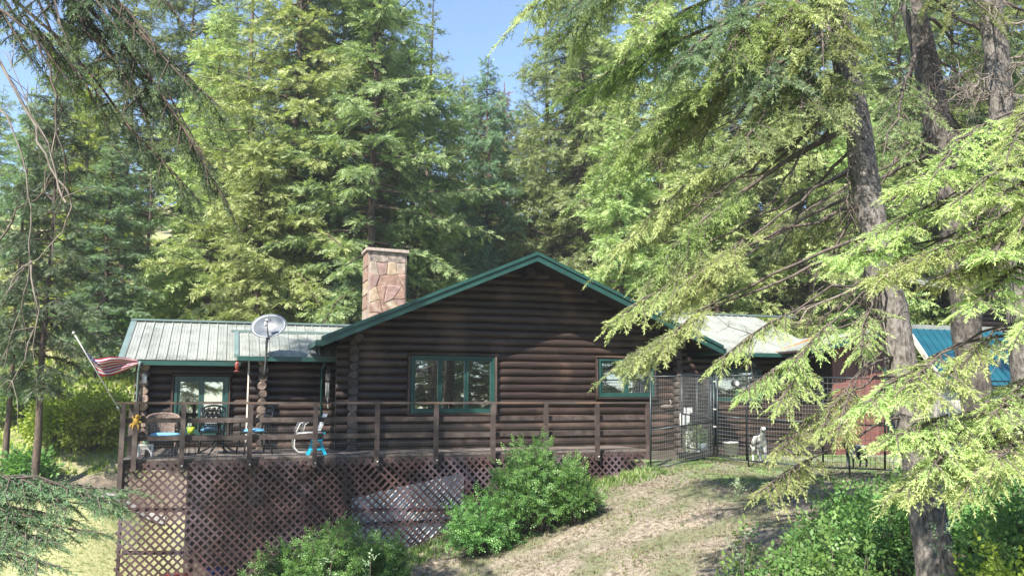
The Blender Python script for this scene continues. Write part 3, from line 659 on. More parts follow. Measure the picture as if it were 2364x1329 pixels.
# right wing
YT = 3.0
rx0 = cr_-.05; rx1 = X_(1915, YT-.5, 815); rez = Z_(1800, 816, YT-.5); ryr = YT+3.0; rrz = Z_(1760, 732, ryr)
roofplane_y(X_(1600, YT-.5, 800), rx1, YT-.5, rez, ryr, rrz, wd=.22)
bx('gutter', M_GREEN, house, X_(1690, YT-.5, 800), rx1, YT-.60, YT-.50, rez-.10, rez+.0)
bx('ridge_cap', M_TEAL, house, X_(1600, YT-.5, 800), rx1+1.5, ryr-.1, ryr+.1, rrz+.015, rrz+.06)
rw = (X_(1640, YT, 900), X_(1752, YT, 900), Z_(1700, 925, YT), Z_(1700, 852, YT))
z = -.35
while z < rez+.1: wallrow(z, cr_-.2, X_(1915, YT, 950), YT, [rw]); z += HS
window(rw, YT, 2, trim=False, sash=.04)
bx('foundation_wall', M_CREAM, house, cr_-.1, X_(1925, YT, 950), YT-.13, YT+.05, -1.0, -.46)
# cross gable at the right with red-brown boards
YG = 1.6; g0 = X_(1872, YG-.5, 800); gze = Z_(1876, 806, YG-.5); gm = X_(2055, YG-.5, 800); gzt = Z_(2055, 762, YG-.5); g1 = gm+.35
for s_, xx in ((1, g0),):
    r = slab('roof', M_SOFF, house, (xx, YG-.5, gze), (xx, ryr, gze), (gm, ryr, gzt), (gm, YG-.5, gzt), .05)
    n = 18
    for i in range(n):
        a = YG-.5+(ryr-YG+.5)*i/n; b_ = YG-.5+(ryr-YG+.5)*(i+1)/n
        MB().hexa([(xx, a+.012, gze+.004), (gm, a+.012, gzt+.004), (gm, b_-.012, gzt+.004), (xx, b_-.012, gze+.004), (xx, a+.03, gze+.03), (gm, a+.03, gzt+.03), (gm, b_-.03, gzt+.03), (xx, b_-.03, gze+.03)]).build('roof_panel', M_ROOF, r)
    MB().hexa([(xx, YG-.55, gze-.11), (gm, YG-.55, gzt-.11), (gm, YG-.50, gzt-.11), (xx, YG-.50, gze-.11), (xx, YG-.55, gze+.04), (gm, YG-.55, gzt+.04), (gm, YG-.50, gzt+.04), (xx, YG-.50, gze+.04)]).build('rake_fascia', M_GREEN, house)
sv = (gzt-gze)/(gm-g0); sw = (rrz-rez)/(ryr-YT+.5); xv0 = g0+max(0, (rez-gze)/sv); xv1 = min(gm, g0+(rrz-gze)/sv); zv1 = gze+sv*(xv1-g0)
v0 = np.array([xv0, YT-.5, rez+.02]); v1 = np.array([xv1, YT-.5+(zv1-rez)/sw, zv1+.02])
MB().bar(v0+np.array([0, 0, .03]), v1+np.array([0, 0, .03]), .16, .02).build('valley_flashing', M_RUST, house)
xb = X_(1926, YG, 950); bi = 0
while xb < g1-.1:
    bx('wall_board', M_RED, house, xb, xb+.19, YG-.02 + (.012 if bi % 2 else 0), YG+.02+(.012 if bi % 2 else 0), -.45, gze+.02 + (gzt-gze)*min(1, max(0, (xb-g0)/(gm-g0)))); xb += .2; bi += 1
bx('side_wall', M_SOFF, house, X_(1926, YG, 950)-.02, X_(1926, YG, 950), YG+.03, YT, -.8, rez)
bx('side_wall', M_SOFF, house, g1-.1, g1, YG+.03, YB, -.8, gzt-.02)
# ---------------------------------------------------------------- deck
XL, XR = X_(281, 0, 1000), X_(1495, 0, 1000)
deck = thing('wooden_deck', 'raised brown wooden deck with post and rail balustrade along the log cabin front', 'deck', ((XL+XR)/2, .0, 0))
x = XL; i = 0
while x < XR:
    inst('deck_board', 'cube', M_BOARD, deck, (x+.07, .93+(.85 if x+.07 < wl else 0), -.02-random.uniform(0, .004)), (.134, 1.8+(1.7 if x+.07 < wl else 0), .036)); x += .14
bx('rim_joist', M_DECK, deck, XL, XR, .012, .05, -.20, -.045)
bx('joist', M_DECK, deck, XL, XL+.04, .04, 3.4, -.25, -.045)
posts = [283, 313, 422, 577, 727, 869, 1005, 1136, 1258, 1376, 1493]
for k, p in enumerate(posts):
    xx = X_(p, 0, 1000); z0_ = -.21 if k not in (0,) else -.55
    inst('post', 'cube', M_DECK, deck, (xx, -.068, (z0_+1.0)/2), (.085, .085, 1.0-z0_))
    if 2 <= k < 10 and k != 7: MB().lathe((xx+.015, -.118, -.13), [(0, -.012), (.018, -.006), (.018, .01)], 8, (0, 1, 0)).build('bolt', M_PIPE, deck)
segs = list(zip(posts[:-1], posts[1:]))
for a, b_ in segs:
    xa0, xb0 = X_(a, 0, 1000)+.045, X_(b_, 0, 1000)-.045
    for zz in (.70, .37): bx('rail', M_DECK, deck, xa0-.02, xb0+.02, -.0, .04, zz-.045+random.uniform(-.006, .006), zz+.045)
for a, b_ in ((XL-.1, X_(577, 0, 1000)), (X_(577, 0, 1000)+.004, X_(1005, 0, 1000)), (X_(1005, 0, 1000)+.004, XR+.06)): bx('top_rail', M_CAP, deck, a, b_, -.10, .05, 1.002, 1.042)
for yy in (1.2, 2.4, 3.3): inst('post', 'cube', M_DECK, deck, (XL+.04, yy, .38), (.085, .085, 1.24))
for zz in (.70, .37): bx('rail', M_DECK, deck, XL+.08, XL+.12, .05, 3.3, zz-.045, zz+.045)
bx('top_rail', M_CAP, deck, XL-.06, XL+.09, .052, 3.4, 1.002, 1.042)
q = MB(); x = XL+.1
while x < XR: q.add([(x-.0012, .045, 0), (x+.0012, .045, 0), (x, .047, 0), (x-.0012, .045, .66), (x+.0012, .045, .66), (x, .047, .66)], [[0, 1, 4, 3], [1, 2, 5, 4], [2, 0, 3, 5]]); x += .05
for k in range(13): zz = .03+.05*k; q.add([(XL+.1, .046, zz-.0012), (XL+.1, .046, zz+.0012), (XL+.1, .048, zz), (XR, .046, zz-.0012), (XR, .046, zz+.0012), (XR, .048, zz)], [[0, 3, 4, 1], [1, 4, 5, 2], [2, 5, 3, 0]])
q.build('wire_mesh', M_WIRE, deck)['kind'] = 'stuff'
MB().bar((X_(1484, 0, 1070), .06, -.9), (X_(1484, 0, 1070), .06, -.26), .13, .13, up=(0, 1, 0)).build('pier', M_PIER, deck)
for px_ in (445, 583, 700, 800, 1075):
    xx = X_(px_, .3, 1200); bx('support_post', M_PIER if px_ == 583 else M_DECK, deck, xx-.045, xx+.045, .15 if px_ != 583 else 1.0, .24 if px_ != 583 else 1.09, hz(xx, .2)-.1, -.25)
# ---------------------------------------------------------------- lattice skirt under the deck
lat = thing('lattice_skirt', 'maroon diagonal wooden lattice closing off the space under the deck', 'lattice', (3, 0, -1.5))
Pd = .158; T45 = .0254*1.6; y_l = {1: -.012, -1: .0}
def zb(x): return hz(x, 0)-.03
ztop = -.075
for sgn in (1, -1):
    c = XL - 4.2 if sgn == 1 else XL
    end_ = XR if sgn == 1 else XR+4.2
    while c < end_:
        # line x = c + sgn*(z - ztop)*(-1) ... parametrised by depth below the top edge
        pts_ = []; s = 0.0
        while s < 3.6:
            xx = c + (s if sgn == 1 else -s); zz = ztop - s
            if XL <= xx <= XR-.12 and zz > zb(xx): pts_.append((xx, zz))
            s += .03
        if len(pts_) > 2 and random.random() > .012:
            a, b_ = pts_[0], pts_[-1]; ln = math.dist(a, b_); 
            o = inst('slat', 'slat', M_LAT, lat, ((a[0]+b_[0])/2, y_l[sgn]-.006, (a[1]+b_[1])/2), (ln, .009, random.uniform(.036, .042)), (0, R(45+random.uniform(-.35, .35))*sgn, 0))
        c += Pd
def hrail(px0, px1, py): 
    a, b_ = onY(px0, py, .02), onY(px1, py, .02); MB().bar((a[0], .03, a[2]), (b_[0], .03, b_[2]), .03, .07, up=(0, 0, 1)).build('batten', M_LAT, lat)
hrail(281, 1060, 1176); hrail(281, 1000, 1205 + 70)
for px_ in (281, 700, 795, 1078): xx = X_(px_, .03, 1150); bx('batten', M_LAT, lat, xx-.03, xx+.03, .012, .042, zb(xx), ztop)
# under-deck back wall and pale panel
under = thing('pale_panel', 'pale blue-white sheet with a sloping top leaning behind the maroon lattice', 'panel', (4.2, .5, -2))
a, b_, c_, d_ = [onY(p, q_, .22) for p, q_ in ((812, 1300), (1072, 1290), (1070, 1090), (812, 1150))]
MB().hexa([a, b_, b_+np.array([0, .03, 0]), a+np.array([0, .03, 0]), d_, c_, c_+np.array([0, .03, 0]), d_+np.array([0, .03, 0])]).build('sheet', M_WPAN, under)
bx('frame_board', M_DECK, under, a[0], b_[0], .17, .21, onY(900, 1206, .2)[2]-.03, onY(900, 1206, .2)[2]+.03)
# ---------------------------------------------------------------- satellite dish
dY = YE-.75
dc_ = onY(622, 755, dY); mb = onY(611, 868, YE-.36)
dish = thing('satellite_dish', 'grey oval satellite dish on a bent mast above the entry roof', 'satellite dish', mb)
MB().tube([mb, mb+np.array([.0, -.16, .12]), onY(616, 790, dY+.05), onY(618, 775, dY+.08)], .026, 8).build('mast', M_ARM, dish)
ax = Vector((-.30, -.86, .42)).normalized(); ee = Vector((.93, -.30, .12)); ee = (ee-ax*ee.dot(ax)).normalized(); ff = ax.cross(ee)
vs_ = []; n, k = 28, 7
for s_ in (0, -.012):
    for i in range(k):
        r = i/(k-1)
        for j in range(n):
            a = 2*PI*j/n; p = Vector(dc_) + ee*(.395*r*math.cos(a)) + ff*(.30*r*math.sin(a)) + ax*(.075*r*r+s_); vs_.append(tuple(p))
fs_ = [[(i)*n+j, i*n+(j+1) % n, (i+1)*n+(j+1) % n, (i+1)*n+j] for i in range(k-1) for j in range(n)]
fs_ += [[q+k*n for q in f][::-1] for f in fs_] + [[(k-1)*n+j, (k-1)*n+(j+1) % n, (2*k-1)*n+(j+1) % n, (2*k-1)*n+j] for j in range(n)]
refl = mk('reflector', vs_, fs_, M_DISH, dish, True)
cc = Vector(dc_); mkp = cc+ee*(-.075)+ff*(.10)*(-1 if ff.z < 0 else 1)+ax*.028
uu = ff if ff.z > 0 else -ff
q = MB(); pts_ = [mkp+ee*.05*math.cos(t)+uu*.055*math.sin(t) for t in np.linspace(-PI/2, PI/2, 9)]; pts_ = [p-ee*.03 for p in pts_]
q.add([tuple(p) for p in pts_]+[tuple(p+ax*.006) for p in pts_], [[9+i for i in range(9)]] + [[i, (i+1) % 9, 9+(i+1) % 9, 9+i] for i in range(9)]); q.build('emblem', M_ARM, refl)
q = MB()
for kx, wd_ in ((-.05, .028), (-.012, .02), (.015, .016), (.038, .016), (.06, .016)): p = cc+ee*kx-uu*.13+ax*.03; q.bar(p-ee*wd_*.4, p+ee*wd_*.4, .022 if kx < -.03 else .012, .004)
q.build('lettering', M_ARM, refl)
lnb = cc+ax*.34-uu*.02+ee*.03; foot = cc-uu*.27+ax*.06
MB().tube([foot-ax*.12, foot+ax*.02, lnb-uu*.05], .016, 6).build('feed_arm', M_ARM, dish)
q = MB(); q.bar(lnb-ee*.08, lnb+ee*.08, .06, .05); q.bar(lnb-ax*.05, lnb+ax*.03, .045, .045); q.build('receiver', M_DISH, dish)
# ---------------------------------------------------------------- flag
fY = -.12
pb, pt = onY(277, 948, fY), onY(170, 768, fY-.1)
flag = thing('flag', 'stars and stripes flag on a slanting white pole at the deck corner', 'flag', pb)
MB().tube([pb, pt], .010, 8).build('pole', M_PIPE, flag)
MB().ball(pt, .028).build('finial', M_PIPE, flag)
MB().tube([pb+np.array([.0, .0, 0]), pb+(pt-pb)*.06], .022, 8).build('bracket', M_ARM, flag)
M_FR = mat('flag_red', (.32, .012, .03), rough=.8); M_FW = mat('flag_white', (.50, .48, .50), rough=.8, c2=(.44, .42, .45)); M_FB = mat('flag_blue', (.015, .025, .13), rough=.8)
top = [(0, 172, 771), (.18, 190, 800), (.38, 214, 827), (.5, 226, 828), (.62, 250, 823), (.8, 284, 824), (1, 318, 831)]
bot = [(0, 233, 868), (.18, 240, 868), (.38, 250, 867), (.5, 262, 865), (.62, 274, 861), (.8, 296, 852), (1, 319, 842)]
def ip(t, u): a = np.array(t); return np.interp(u, a[:, 0], a[:, 1]), np.interp(u, a[:, 0], a[:, 2])
NU, NV = 40, 26; vs_ = []; mi = []
for j in range(NV+1):
    for i in range(NU+1):
        u, v = i/NU, j/NV; a = ip(top, u); b_ = ip(bot, u); px = a[0]*(1-v)+b_[0]*v; py = a[1]*(1-v)+b_[1]*v
        yy = fY - .1*(1-v) + .09*math.sin(u*9+v*3)*min(1, u*3) + .05*math.sin(v*10+u*4)*min(1, u*3); vs_.append(tuple(onY(px, py, yy)))
fs_ = []
for j in range(NV):
    for i in range(NU):
        k = j*(NU+1)+i; fs_.append([k, k+1, k+NU+2, k+NU+1]); s_ = j//2
        mi.append(2 if (i < 16 and s_ < 7) else (s_ % 2))
cl = mk('cloth', vs_, fs_, [M_FR, M_FW, M_FB], flag, True); cl.data.polygons.foreach_set('material_index', mi)
q = MB()
def fp(u, v):
    a = ip(top, u); b_ = ip(bot, u); px = a[0]*(1-v)+b_[0]*v; py = a[1]*(1-v)+b_[1]*v
    return onY(px, py, fY-.1*(1-v)+.09*math.sin(u*9+v*3)*min(1, u*3)+.05*math.sin(v*10+u*4)*min(1, u*3)-.006)
for r_ in range(9):
    for c in range(6 if r_ % 2 == 0 else 5):
        u, v = (.03+.065*c+(.032 if r_ % 2 else 0)), (.035+.056*r_); a = [fp(u+.012*math.cos(t), v+.018*math.sin(t)) for t in (0, 1.26, 2.51, 3.77, 5.03)]; q.add([tuple(p) for p in a], [[0, 2, 4], [0, 2, 3], [1, 3, 4], [1, 2, 4]])
q.build('stars', M_FW, flag)
# ---------------------------------------------------------------- things on the deck
def root(name, px, Y, label, cat, group=None, z=0): return thing(name, label, cat, (X_(px, Y, 1000), Y, z), group)
def W(o, x, y, z): p = org(o); return (p.x+x, p.y+y, p.z+z)
wc = root('wicker_chair', 375, 1.15, 'brown wicker armchair with curved back and blue cushion beside the white stand', 'chair')
q = MB(); n = 26; vs_ = []
for s_ in (.33, .30):
    for i in range(n+1):
        a = R(-35 + 250*i/n) ; e = abs(i/n-.5)*2; tz = .80-.20*e**2; 
        for z_ in (.34, .5, .66, tz): vs_.append(W(wc, (s_-.03+.03*(z_-.34))*math.cos(a), (s_)*math.sin(a)*.9, min(z_, tz)))
m4 = (n+1)*4
for s_ in (0, 1):
    for i in range(n):
        for j in range(3): k = s_*m4+i*4+j; q.f.append([k, k+4, k+5, k+1])
q.v = vs_; q.mi = [0]*len(q.f); q.sm = [True]*len(q.f); q.build('backrest', M_WICK, wc)
rim = [W(wc, .305*math.cos(R(-35+250*i/n)), .30*math.sin(R(-35+250*i/n)), .81-.20*(abs(i/n-.5)*2)**2) for i in range(n+1)]
MB().tube(rim, .026, 6).build('rim', M_WICK, wc)
for k_ in range(5): MB().tube([W(wc, .315*math.cos(R(-35+250*i/n)), .31*math.sin(R(-35+250*i/n)), .40+.075*k_-.05*(abs(i/n-.5)*2)**2) for i in range(n+1)], .010, 4).build('weave_band', M_WICK, wc)
MB().box(*[v for v in (org(wc).x-.30, org(wc).x+.30, org(wc).y-.30, org(wc).y+.28, .30, .36)]).build('seat', M_WICK, wc)
for sx in (-.25, .25):
    for sy in (-.25, .22): MB().tube([W(wc, sx, sy, .31), W(wc, sx*1.1, sy*1.1, 0)], .022, 6).build('leg', M_WICK, wc)
def cushion(parent, x, y, z, sx, sy, m=M_CUSH):
    b = MB(); b.ball((0, 0, 0), 1, 1, 1, 16); v = [(x+sx*math.copysign(abs(a)**.55, a), y+sy*math.copysign(abs(c)**.55, c), z+.045*d) for a, c, d in b.v]
    o = mk('cushion', v, b.f, m, parent, True); return o
cushion(wc, org(wc).x+.06, org(wc).y-.05, .40, .29, .26)
def iron_chair(px, Y, face, label):
    """face: unit vector the sitter looks along"""
    c = root('iron_chair', px, Y, label, 'chair', 'black iron patio chairs'); fx, fy = face; sx, sy = -fy, fx
    def P(a, b_, z): return W(c, fx*a+sx*b_, fy*a+sy*b_, z)
    MB().tube([P(-.20, -.22, .44), P(-.27, -.23, .7), P(-.30, -.23, .93)], .022, 6).build('back_post', M_IRON, c); MB().tube([P(-.20, .22, .44), P(-.27, .23, .7), P(-.30, .23, .93)], .022, 6).build('back_post', M_IRON, c)
    q = MB(); q.tube([P(-.30, -.24+.06*i, .91+.05*math.sin(PI*i/8)) for i in range(9)], .019, 6)
    q.tube([P(-.29, -.23+.0575*i, .82+.02*math.sin(PI*i/8)) for i in range(9)], .015, 5); q.tube([P(-.25, -.22+.055*i, .58) for i in range(9)], .015, 5)
    for b0 in (-.15, -.05, .05, .15): q.tube([P(-.27, b0+.045*math.cos(t), .70+.085*math.sin(t)) for t in np.linspace(0, 2*PI, 11)], .014, 5)
    for b0 in (-.11, 0, .11): q.tube([P(-.295, b0+.035*math.cos(t), .865+.035*math.sin(t)) for t in np.linspace(0, 2*PI, 9)], .014, 5)
    q.build('back_scrollwork', M_IRON, c)
    q = MB(); q.tube([P(-.22, -.23, .42), P(.22, -.24, .42), P(.22, .24, .42), P(-.22, .23, .42), P(-.22, -.23, .42)], .016, 5); q.build('seat_frame', M_IRON, c)
    for a in (-.2, .2):
        for b_ in (-.22, .22): MB().tube([P(a, b_, .42), P(a*1.25, b_*1.05, .2), P(a*1.45, b_*1.15, 0)], .020, 5).build('leg', M_IRON, c)
    for b_ in (-.25, .25): MB().tube([P(-.26, b_, .66), P(-.05, b_*1.08, .68), P(.2, b_*1.08, .66), P(.23, b_, .55), P(.18, b_, .43)], .019, 5).build('armrest', M_IRON, c)
    p = org(c); cushion(c, p.x+fx*.02, p.y+fy*.02, .465, .23, .23); return c
iron_chair(490, 1.75, (0, -1), 'black scrolled iron chair with blue cushion seen from the front behind the table')
iron_chair(588, 1.05, (-.96, -.28), 'black iron chair with blue cushion turned side-on beside the pale log corner')
t = root('patio_table', 505, 1.15, 'round black iron patio table with curved splayed feet', 'table')
MB().lathe(W(t, 0, 0, 0), [(0, .665), (.50, .665), (.52, .675), (.52, .69), (.50, .70), (0, .70)], 26).build('tabletop', M_IRON, t)
MB().tube([W(t, 0, 0, .66), W(t, 0, 0, .4), W(t, 0, 0, .2)], [.05, .03, .05], 8).build('pedestal', M_IRON, t)
for k in range(4): a = R(45+90*k+20); MB().tube([W(t, r_*math.cos(a), r_*math.sin(a), z_) for r_, z_ in ((.03, .42), (.08, .24), (.22, .12), (.42, .02))], .022, 5).build('foot', M_IRON, t)
pl = root('green_pot', 440, .85, 'lime green pot with pale flowers beside the black patio table', 'plant pot', z=.42)
MB().lathe(W(pl, 0, 0, 0), [(0, 0), (.055, 0), (.07, .13), (.065, .13), (.05, .03)], 12).build('pot', M_LIME, pl)
f = Fol(); r_ = np.random.default_rng(5); f.add(np.array(W(pl, 0, 0, .15))+r_.normal(scale=.035, size=(16, 3)), r_.normal(size=(16, 3)), np.full(16, .07), r_.uniform(0, 1, 16)); f.build('flowers', T_LEAFS, L_PALE, pl)
ps = root('plant_stand', 440, .85, 'thin black iron plant stand under the lime green pot', 'plant stand')
MB().lathe(W(ps, 0, 0, 0), [(0, .40), (.09, .40), (.09, .415), (0, .415)], 12).build('shelf', M_IRON, ps)
for k in range(3): a = 2.1*k+.4; MB().tube([W(ps, .06*math.cos(a), .06*math.sin(a), .40), W(ps, .12*math.cos(a), .12*math.sin(a), 0)], .008, 4).build('leg', M_IRON, ps)
st = root('white_stand', 338, .62, 'small white openwork metal stand with arched legs behind the rail', 'plant stand')
MB().box(org(st).x-.13, org(st).x+.13, .52, .72, .215, .24).build('top', M_WHITE, st)
for y_ in (.53, .70):
    q = MB(); q.tube([W(st, .12*math.cos(t_)*(1.0), y_-.62, .16*math.sin(t_)) for t_ in np.linspace(0, PI, 11)], .015, 5); q.tube([W(st, -.13, y_-.62, 0), W(st, -.115, y_-.62, .12), W(st, -.12, y_-.62, .22)], .014, 5); q.tube([W(st, .13, y_-.62, 0), W(st, .115, y_-.62, .12), W(st, .12, y_-.62, .22)], .014, 5)
    for s_ in (-.06, 0, .06): q.tube([W(st, s_+.022*math.cos(t_), y_-.62, .188+.022*math.sin(t_)) for t_ in np.linspace(0, 2*PI, 8)], .006, 4)
    q.build('arched_side', M_WHITE, st)
sp = root('sage_pot', 338, .62, 'pale sage green tapered pot standing on the white stand', 'plant pot', z=.242)
MB().lathe(W(sp, 0, 0, 0), [(0, 0), (.06, 0), (.085, .10), (.078, .10), (.055, .02)], 4).build('pot', M_SAGE, sp)
# white tubular chair, facing left
pc = root('tube_chair', 715, .95, 'white tubular metal patio chair with solid back facing left', 'chair')
for y_ in (-.25, .25):
    q = MB(); q.tube([W(pc, x_, y_, z_) for x_, z_ in ((.24, .42), (-.02, .42), (-.27, .40), (-.29, .44), (-.22, .60), (-.12, .65), (.20, .65), (.25, .64))], .017, 6)
    q.tube([W(pc, x_, y_, z_) for x_, z_ in ((-.27, .40), (-.32, .26), (-.32, .14), (-.24, .03), (-.12, .015), (.26, .015))], .017, 6)
    q.tube([W(pc, x_, y_, z_) for x_, z_ in ((-.05, .64), (-.12, .58), (-.15, .44))], .013, 5); q.build('side_frame', M_PIPE, pc)
q = MB(); q.hexa([W(pc, *v) for v in ((.16, -.23, .46), (.20, -.23, .46), (.20, .23, .46), (.16, .23, .46), (.29, -.24, .80), (.33, -.24, .80), (.33, .24, .80), (.29, .24, .80))]); q.build('backrest', M_WHITE, pc)
q = MB(); q.hexa([W(pc, *v) for v in ((-.24, -.23, .40), (.2, -.23, .40), (.2, .23, .40), (-.24, .23, .40), (-.24, -.23, .42), (.2, -.23, .42), (.2, .23, .42), (-.24, .23, .42))]); q.build('seat', M_WHITE, pc)
ts_ = root('step_stool', 731, .42, 'turquoise plastic folding stool standing against the rail', 'stool')
for s_ in (-1, 1):
    for y_ in (-.08, .08): MB().hexa([W(ts_, *v) for v in ((s_*.17-.035, y_-.015, 0), (s_*.17+.035, y_-.015, 0), (s_*.17+.035, y_+.015, 0), (s_*.17-.035, y_+.015, 0), (s_*.07-.02, y_-.012, .27), (s_*.07+.02, y_-.012, .27), (s_*.07+.02, y_+.012, .27), (s_*.07-.02, y_+.012, .27))]).build('leg', M_TURQ, ts_)
MB().hexa([W(ts_, *v) for v in ((-.11, -.10, .26), (.11, -.10, .26), (.11, .10, .26), (-.11, .10, .26), (-.10, -.09, .29), (.10, -.09, .29), (.10, .09, .29), (-.10, .09, .29))]).build('seat', M_TURQ, ts_)
MB().bar(W(ts_, -.13, -.08, .10), W(ts_, .13, -.08, .12), .02, .045).build('brace', M_TURQ, ts_)
MB().bar(W(ts_, .10, .07, .22), W(ts_, .17, .08, .44), .035, .03).build('handle', M_TURQ, ts_)
# hanging things
fx_, fz_ = X_(547, YE-.62, 850), Z_(547, 858, YE-.62)
hf = thing('hummingbird_feeder', 'red glass hummingbird feeder hanging at the corner of the entry roof', 'bird feeder', (fx_, YE-.62, fz_))
MB().lathe(W(hf, 0, 0, 0), [(0, 0), (.07, .005), (.075, .02), (.02, .035), (.022, .05)], 12).build('dish', M_FEED, hf)
MB().lathe(W(hf, 0, 0, .05), [(.02, 0), (.045, .03), (.045, .14), (.02, .17), (0, .17)], 12).build('bottle', M_FEED, hf)
MB().tube([W(hf, 0, 0, .22), W(hf, 0, 0, .30)], .004, 4).build('hook', M_IRON, hf)
wx_, wz_ = X_(757, YE-.7, 870), Z_(757, 878, YE-.7)
wc_ = thing('wind_chime', 'wooden box wind chime with pale tubes hanging by the front door', 'wind chime', (wx_, YE-.7, wz_))
MB().box(wx_-.045, wx_+.045, YE-.745, YE-.655, wz_, wz_+.17).build('box', M_BOARD, wc_)
MB().tube([W(wc_, -.04, 0, .17), W(wc_, 0, 0, .30), W(wc_, .04, 0, .17)], .004, 4).build('cord', M_PIPE, wc_)
for k, ln in enumerate((.34, .40, .30, .36)): MB().tube([W(wc_, -.035+.024*k, .02*(k % 2), -.04), W(wc_, -.035+.024*k, .02*(k % 2), -.04-ln)], .010, 6).build('tube', M_PIPE, wc_)
MB().tube([W(wc_, .01, 0, 0), W(wc_, .01, 0, -.55), W(wc_, .03, 0, -.62)], [.003, .003, .022], 6).build('clapper', M_PIPE, wc_)
lx, lz_ = cw, Z_(335, 884, YW-.38)
ln_ = thing('wall_lantern', 'small grey caged lantern fixed to the topmost log ends at the left corner', 'lantern', (lx, YW-.40, lz_))
MB().box(lx-.05, lx+.05, YW-.44, YW-.355, lz_, lz_+.02).box(lx-.05, lx+.05, YW-.44, YW-.355, lz_+.17, lz_+.2).tube([(lx, YW-.40, lz_+.2), (lx, YW-.40, lz_+.26)], [.045, .01], 6).build('frame', M_ARM, ln_)
MB().box(lx-.035, lx+.035, YW-.43, YW-.37, lz_+.02, lz_+.17).build('glass', M_DISH, ln_)
for s_ in (-.042, .042): MB().box(lx+s_-.006, lx+s_+.006, YW-.442, YW-.43, lz_+.02, lz_+.17).build('bar', M_ARM, ln_)
gp = onY(314, 972, -.1)
gl = thing('plush_toy', 'golden yellow plush animal hanging over the left rail by its arms', 'toy', gp)
q = MB(); q.ball(gp, .055, .045, .075, 10); q.ball(gp+np.array([.02, -.02, .09]), .04, .04, .04, 8)
for a_ in ((-.06, 0, .10), (.07, 0, .10), (-.05, -.01, -.15), (.05, -.01, -.16), (.10, 0, -.02), (-.10, .0, -.10)): q.tube([gp, gp+np.array(a_)*.6+np.array([.02*np.sign(a_[0]), 0, 0]), gp+np.array(a_)], [.024, .018, .014], 6)
q.build('body', M_GOLD, gl)
# ---------------------------------------------------------------- kennel fence
kf = thing('kennel_fence', 'dark steel mesh kennel fence with an open gate right of the deck', 'fence', (X_(1650, -.3, 1050), -.3, -.3))
def panel(A0, A1, B0, B1, sp=.06, rails=(0, .55, 1), nm='mesh_panel', cols=0, nh=16):
    """A0/A1 bottom and top of one end, B0/B1 of the other"""
    A0, A1, B0, B1 = (np.array(v, float) for v in (A0, A1, B0, B1)); q = MB()
    q.tube([A0, A1], .02, 6).tube([B0, B1], .02, 6)
    for t_ in rails: q.tube([A0+(A1-A0)*t_, B0+(B1-B0)*t_], .017, 6)
    fr = q.build('panel_frame', M_KEN, kf); q = MB(); ln = np.linalg.norm(B0-A0); n = max(2, int(ln/sp))
    def wire(a, b_): q.tube([a, b_], .0042, 3, False)
    for i in range(1, n): t_ = i/n; wire(A0+(B0-A0)*t_, A1+(B1-A1)*t_)
    for i in range(1, nh): t_ = i/nh; wire(A0+(A1-A0)*t_, B0+(B1-B0)*t_)
    o = q.build(nm, M_WIRE, fr); o['kind'] = 'stuff'
def K(px, y0, y1, Y): return onY(px, y0, Y), onY(px, y1, Y)
a0, a1 = K(1502, 1083, 869, -.14); b0, b1 = K(1648, 1049, 866, -.30); panel(a0, a1, b0, b1, .05, (0, .42, 1), nh=24)
c0, c1 = K(1656, 1052, 865, -.33); d0, d1 = K(1724, 1062, 867, -.9); panel(c0, c1, d0, d1, .06, (0, .49, 1), nh=22)
e0, e1 = K(1900, 1078, 871, -2.3); panel(d0, d1, e0, e1, .06, (0, .49, 1), nh=22)
f0_, f1_ = K(2043, 1083, 874, -3.1); panel(e0, e1, f0_, f1_, .09, (0, .48, 1), nh=16)
g0_, g1_ = K(2330, 1100, 880, -3.4); panel(f0_, f1_, g0_, g1_, .10, (0, .48, 1), nh=12)
for p in (1724, 1955): 
    a = onY(p, 955, -.9 if p < 1800 else -2.65); b_ = a.copy(); b_[2] = hz(a[0], a[1])-.1; MB().tube([a, b_], .018, 6).build('fence_post', M_KEN, kf)
# gate swung inwards
kg = thing('kennel_gate', 'narrow black mesh gate standing open in the kennel fence', 'gate', (X_(1640, -.2, 1050), -.2, -.4)); kf_save = kf; kf = kg
a0, a1 = K(1641, 1046, 868, -.18); b0, b1 = K(1574, 1034, 862, 1.25); panel(a0, a1, b0, b1, .10, (.02, .46, 1), nh=20)
a0, a1 = K(1636, 1042, 874, .02); b0, b1 = K(1609, 1040, 870, .55); panel(a0, a1, b0, b1, .10, (.02, .48, 1), nh=14); kf = kf_save
for y_ in (880, 944, 984): p = onY(1650, y_, -.33); MB().box(p[0]-.025, p[0]+.025, p[1]-.025, p[1]+.025, p[2]-.015, p[2]+.015).build('hinge', M_PIPE, kg)
# things at the right of the deck
def gthing(name, px, py, Y, label, cat): p = onY(px, py, Y); return thing(name, label, cat, p)
bk_ = gthing('bucket', 1688, 1050, -.05, 'white square plastic bucket on the ground behind the kennel fence', 'bucket')
MB().lathe(W(bk_, 0, 0, 0), [(0, 0), (.125, 0), (.165, .27), (.18, .27), (.18, .30), (.165, .30), (.155, .27), (.12, .02)], 14).build('body', M_BUCK, bk_)
MB().tube([W(bk_, .175*math.cos(a), .175*math.sin(a), .29) for a in np.linspace(0, 2*PI, 15)], .008, 4).build('rim', M_BUCK, bk_)
mt = thing('utility_box', 'two grey-white electric meter boxes on the log wall beside the open gate', 'meter box', (X_(1578, YM-.3, 960), YM-.32, Z_(1578, 982, YM-.3)))
MB().box(org(mt).x-.11, org(mt).x+.11, YM-.40, YM-.25, org(mt).z, org(mt).z+.30).build('box', M_WHITE, mt)
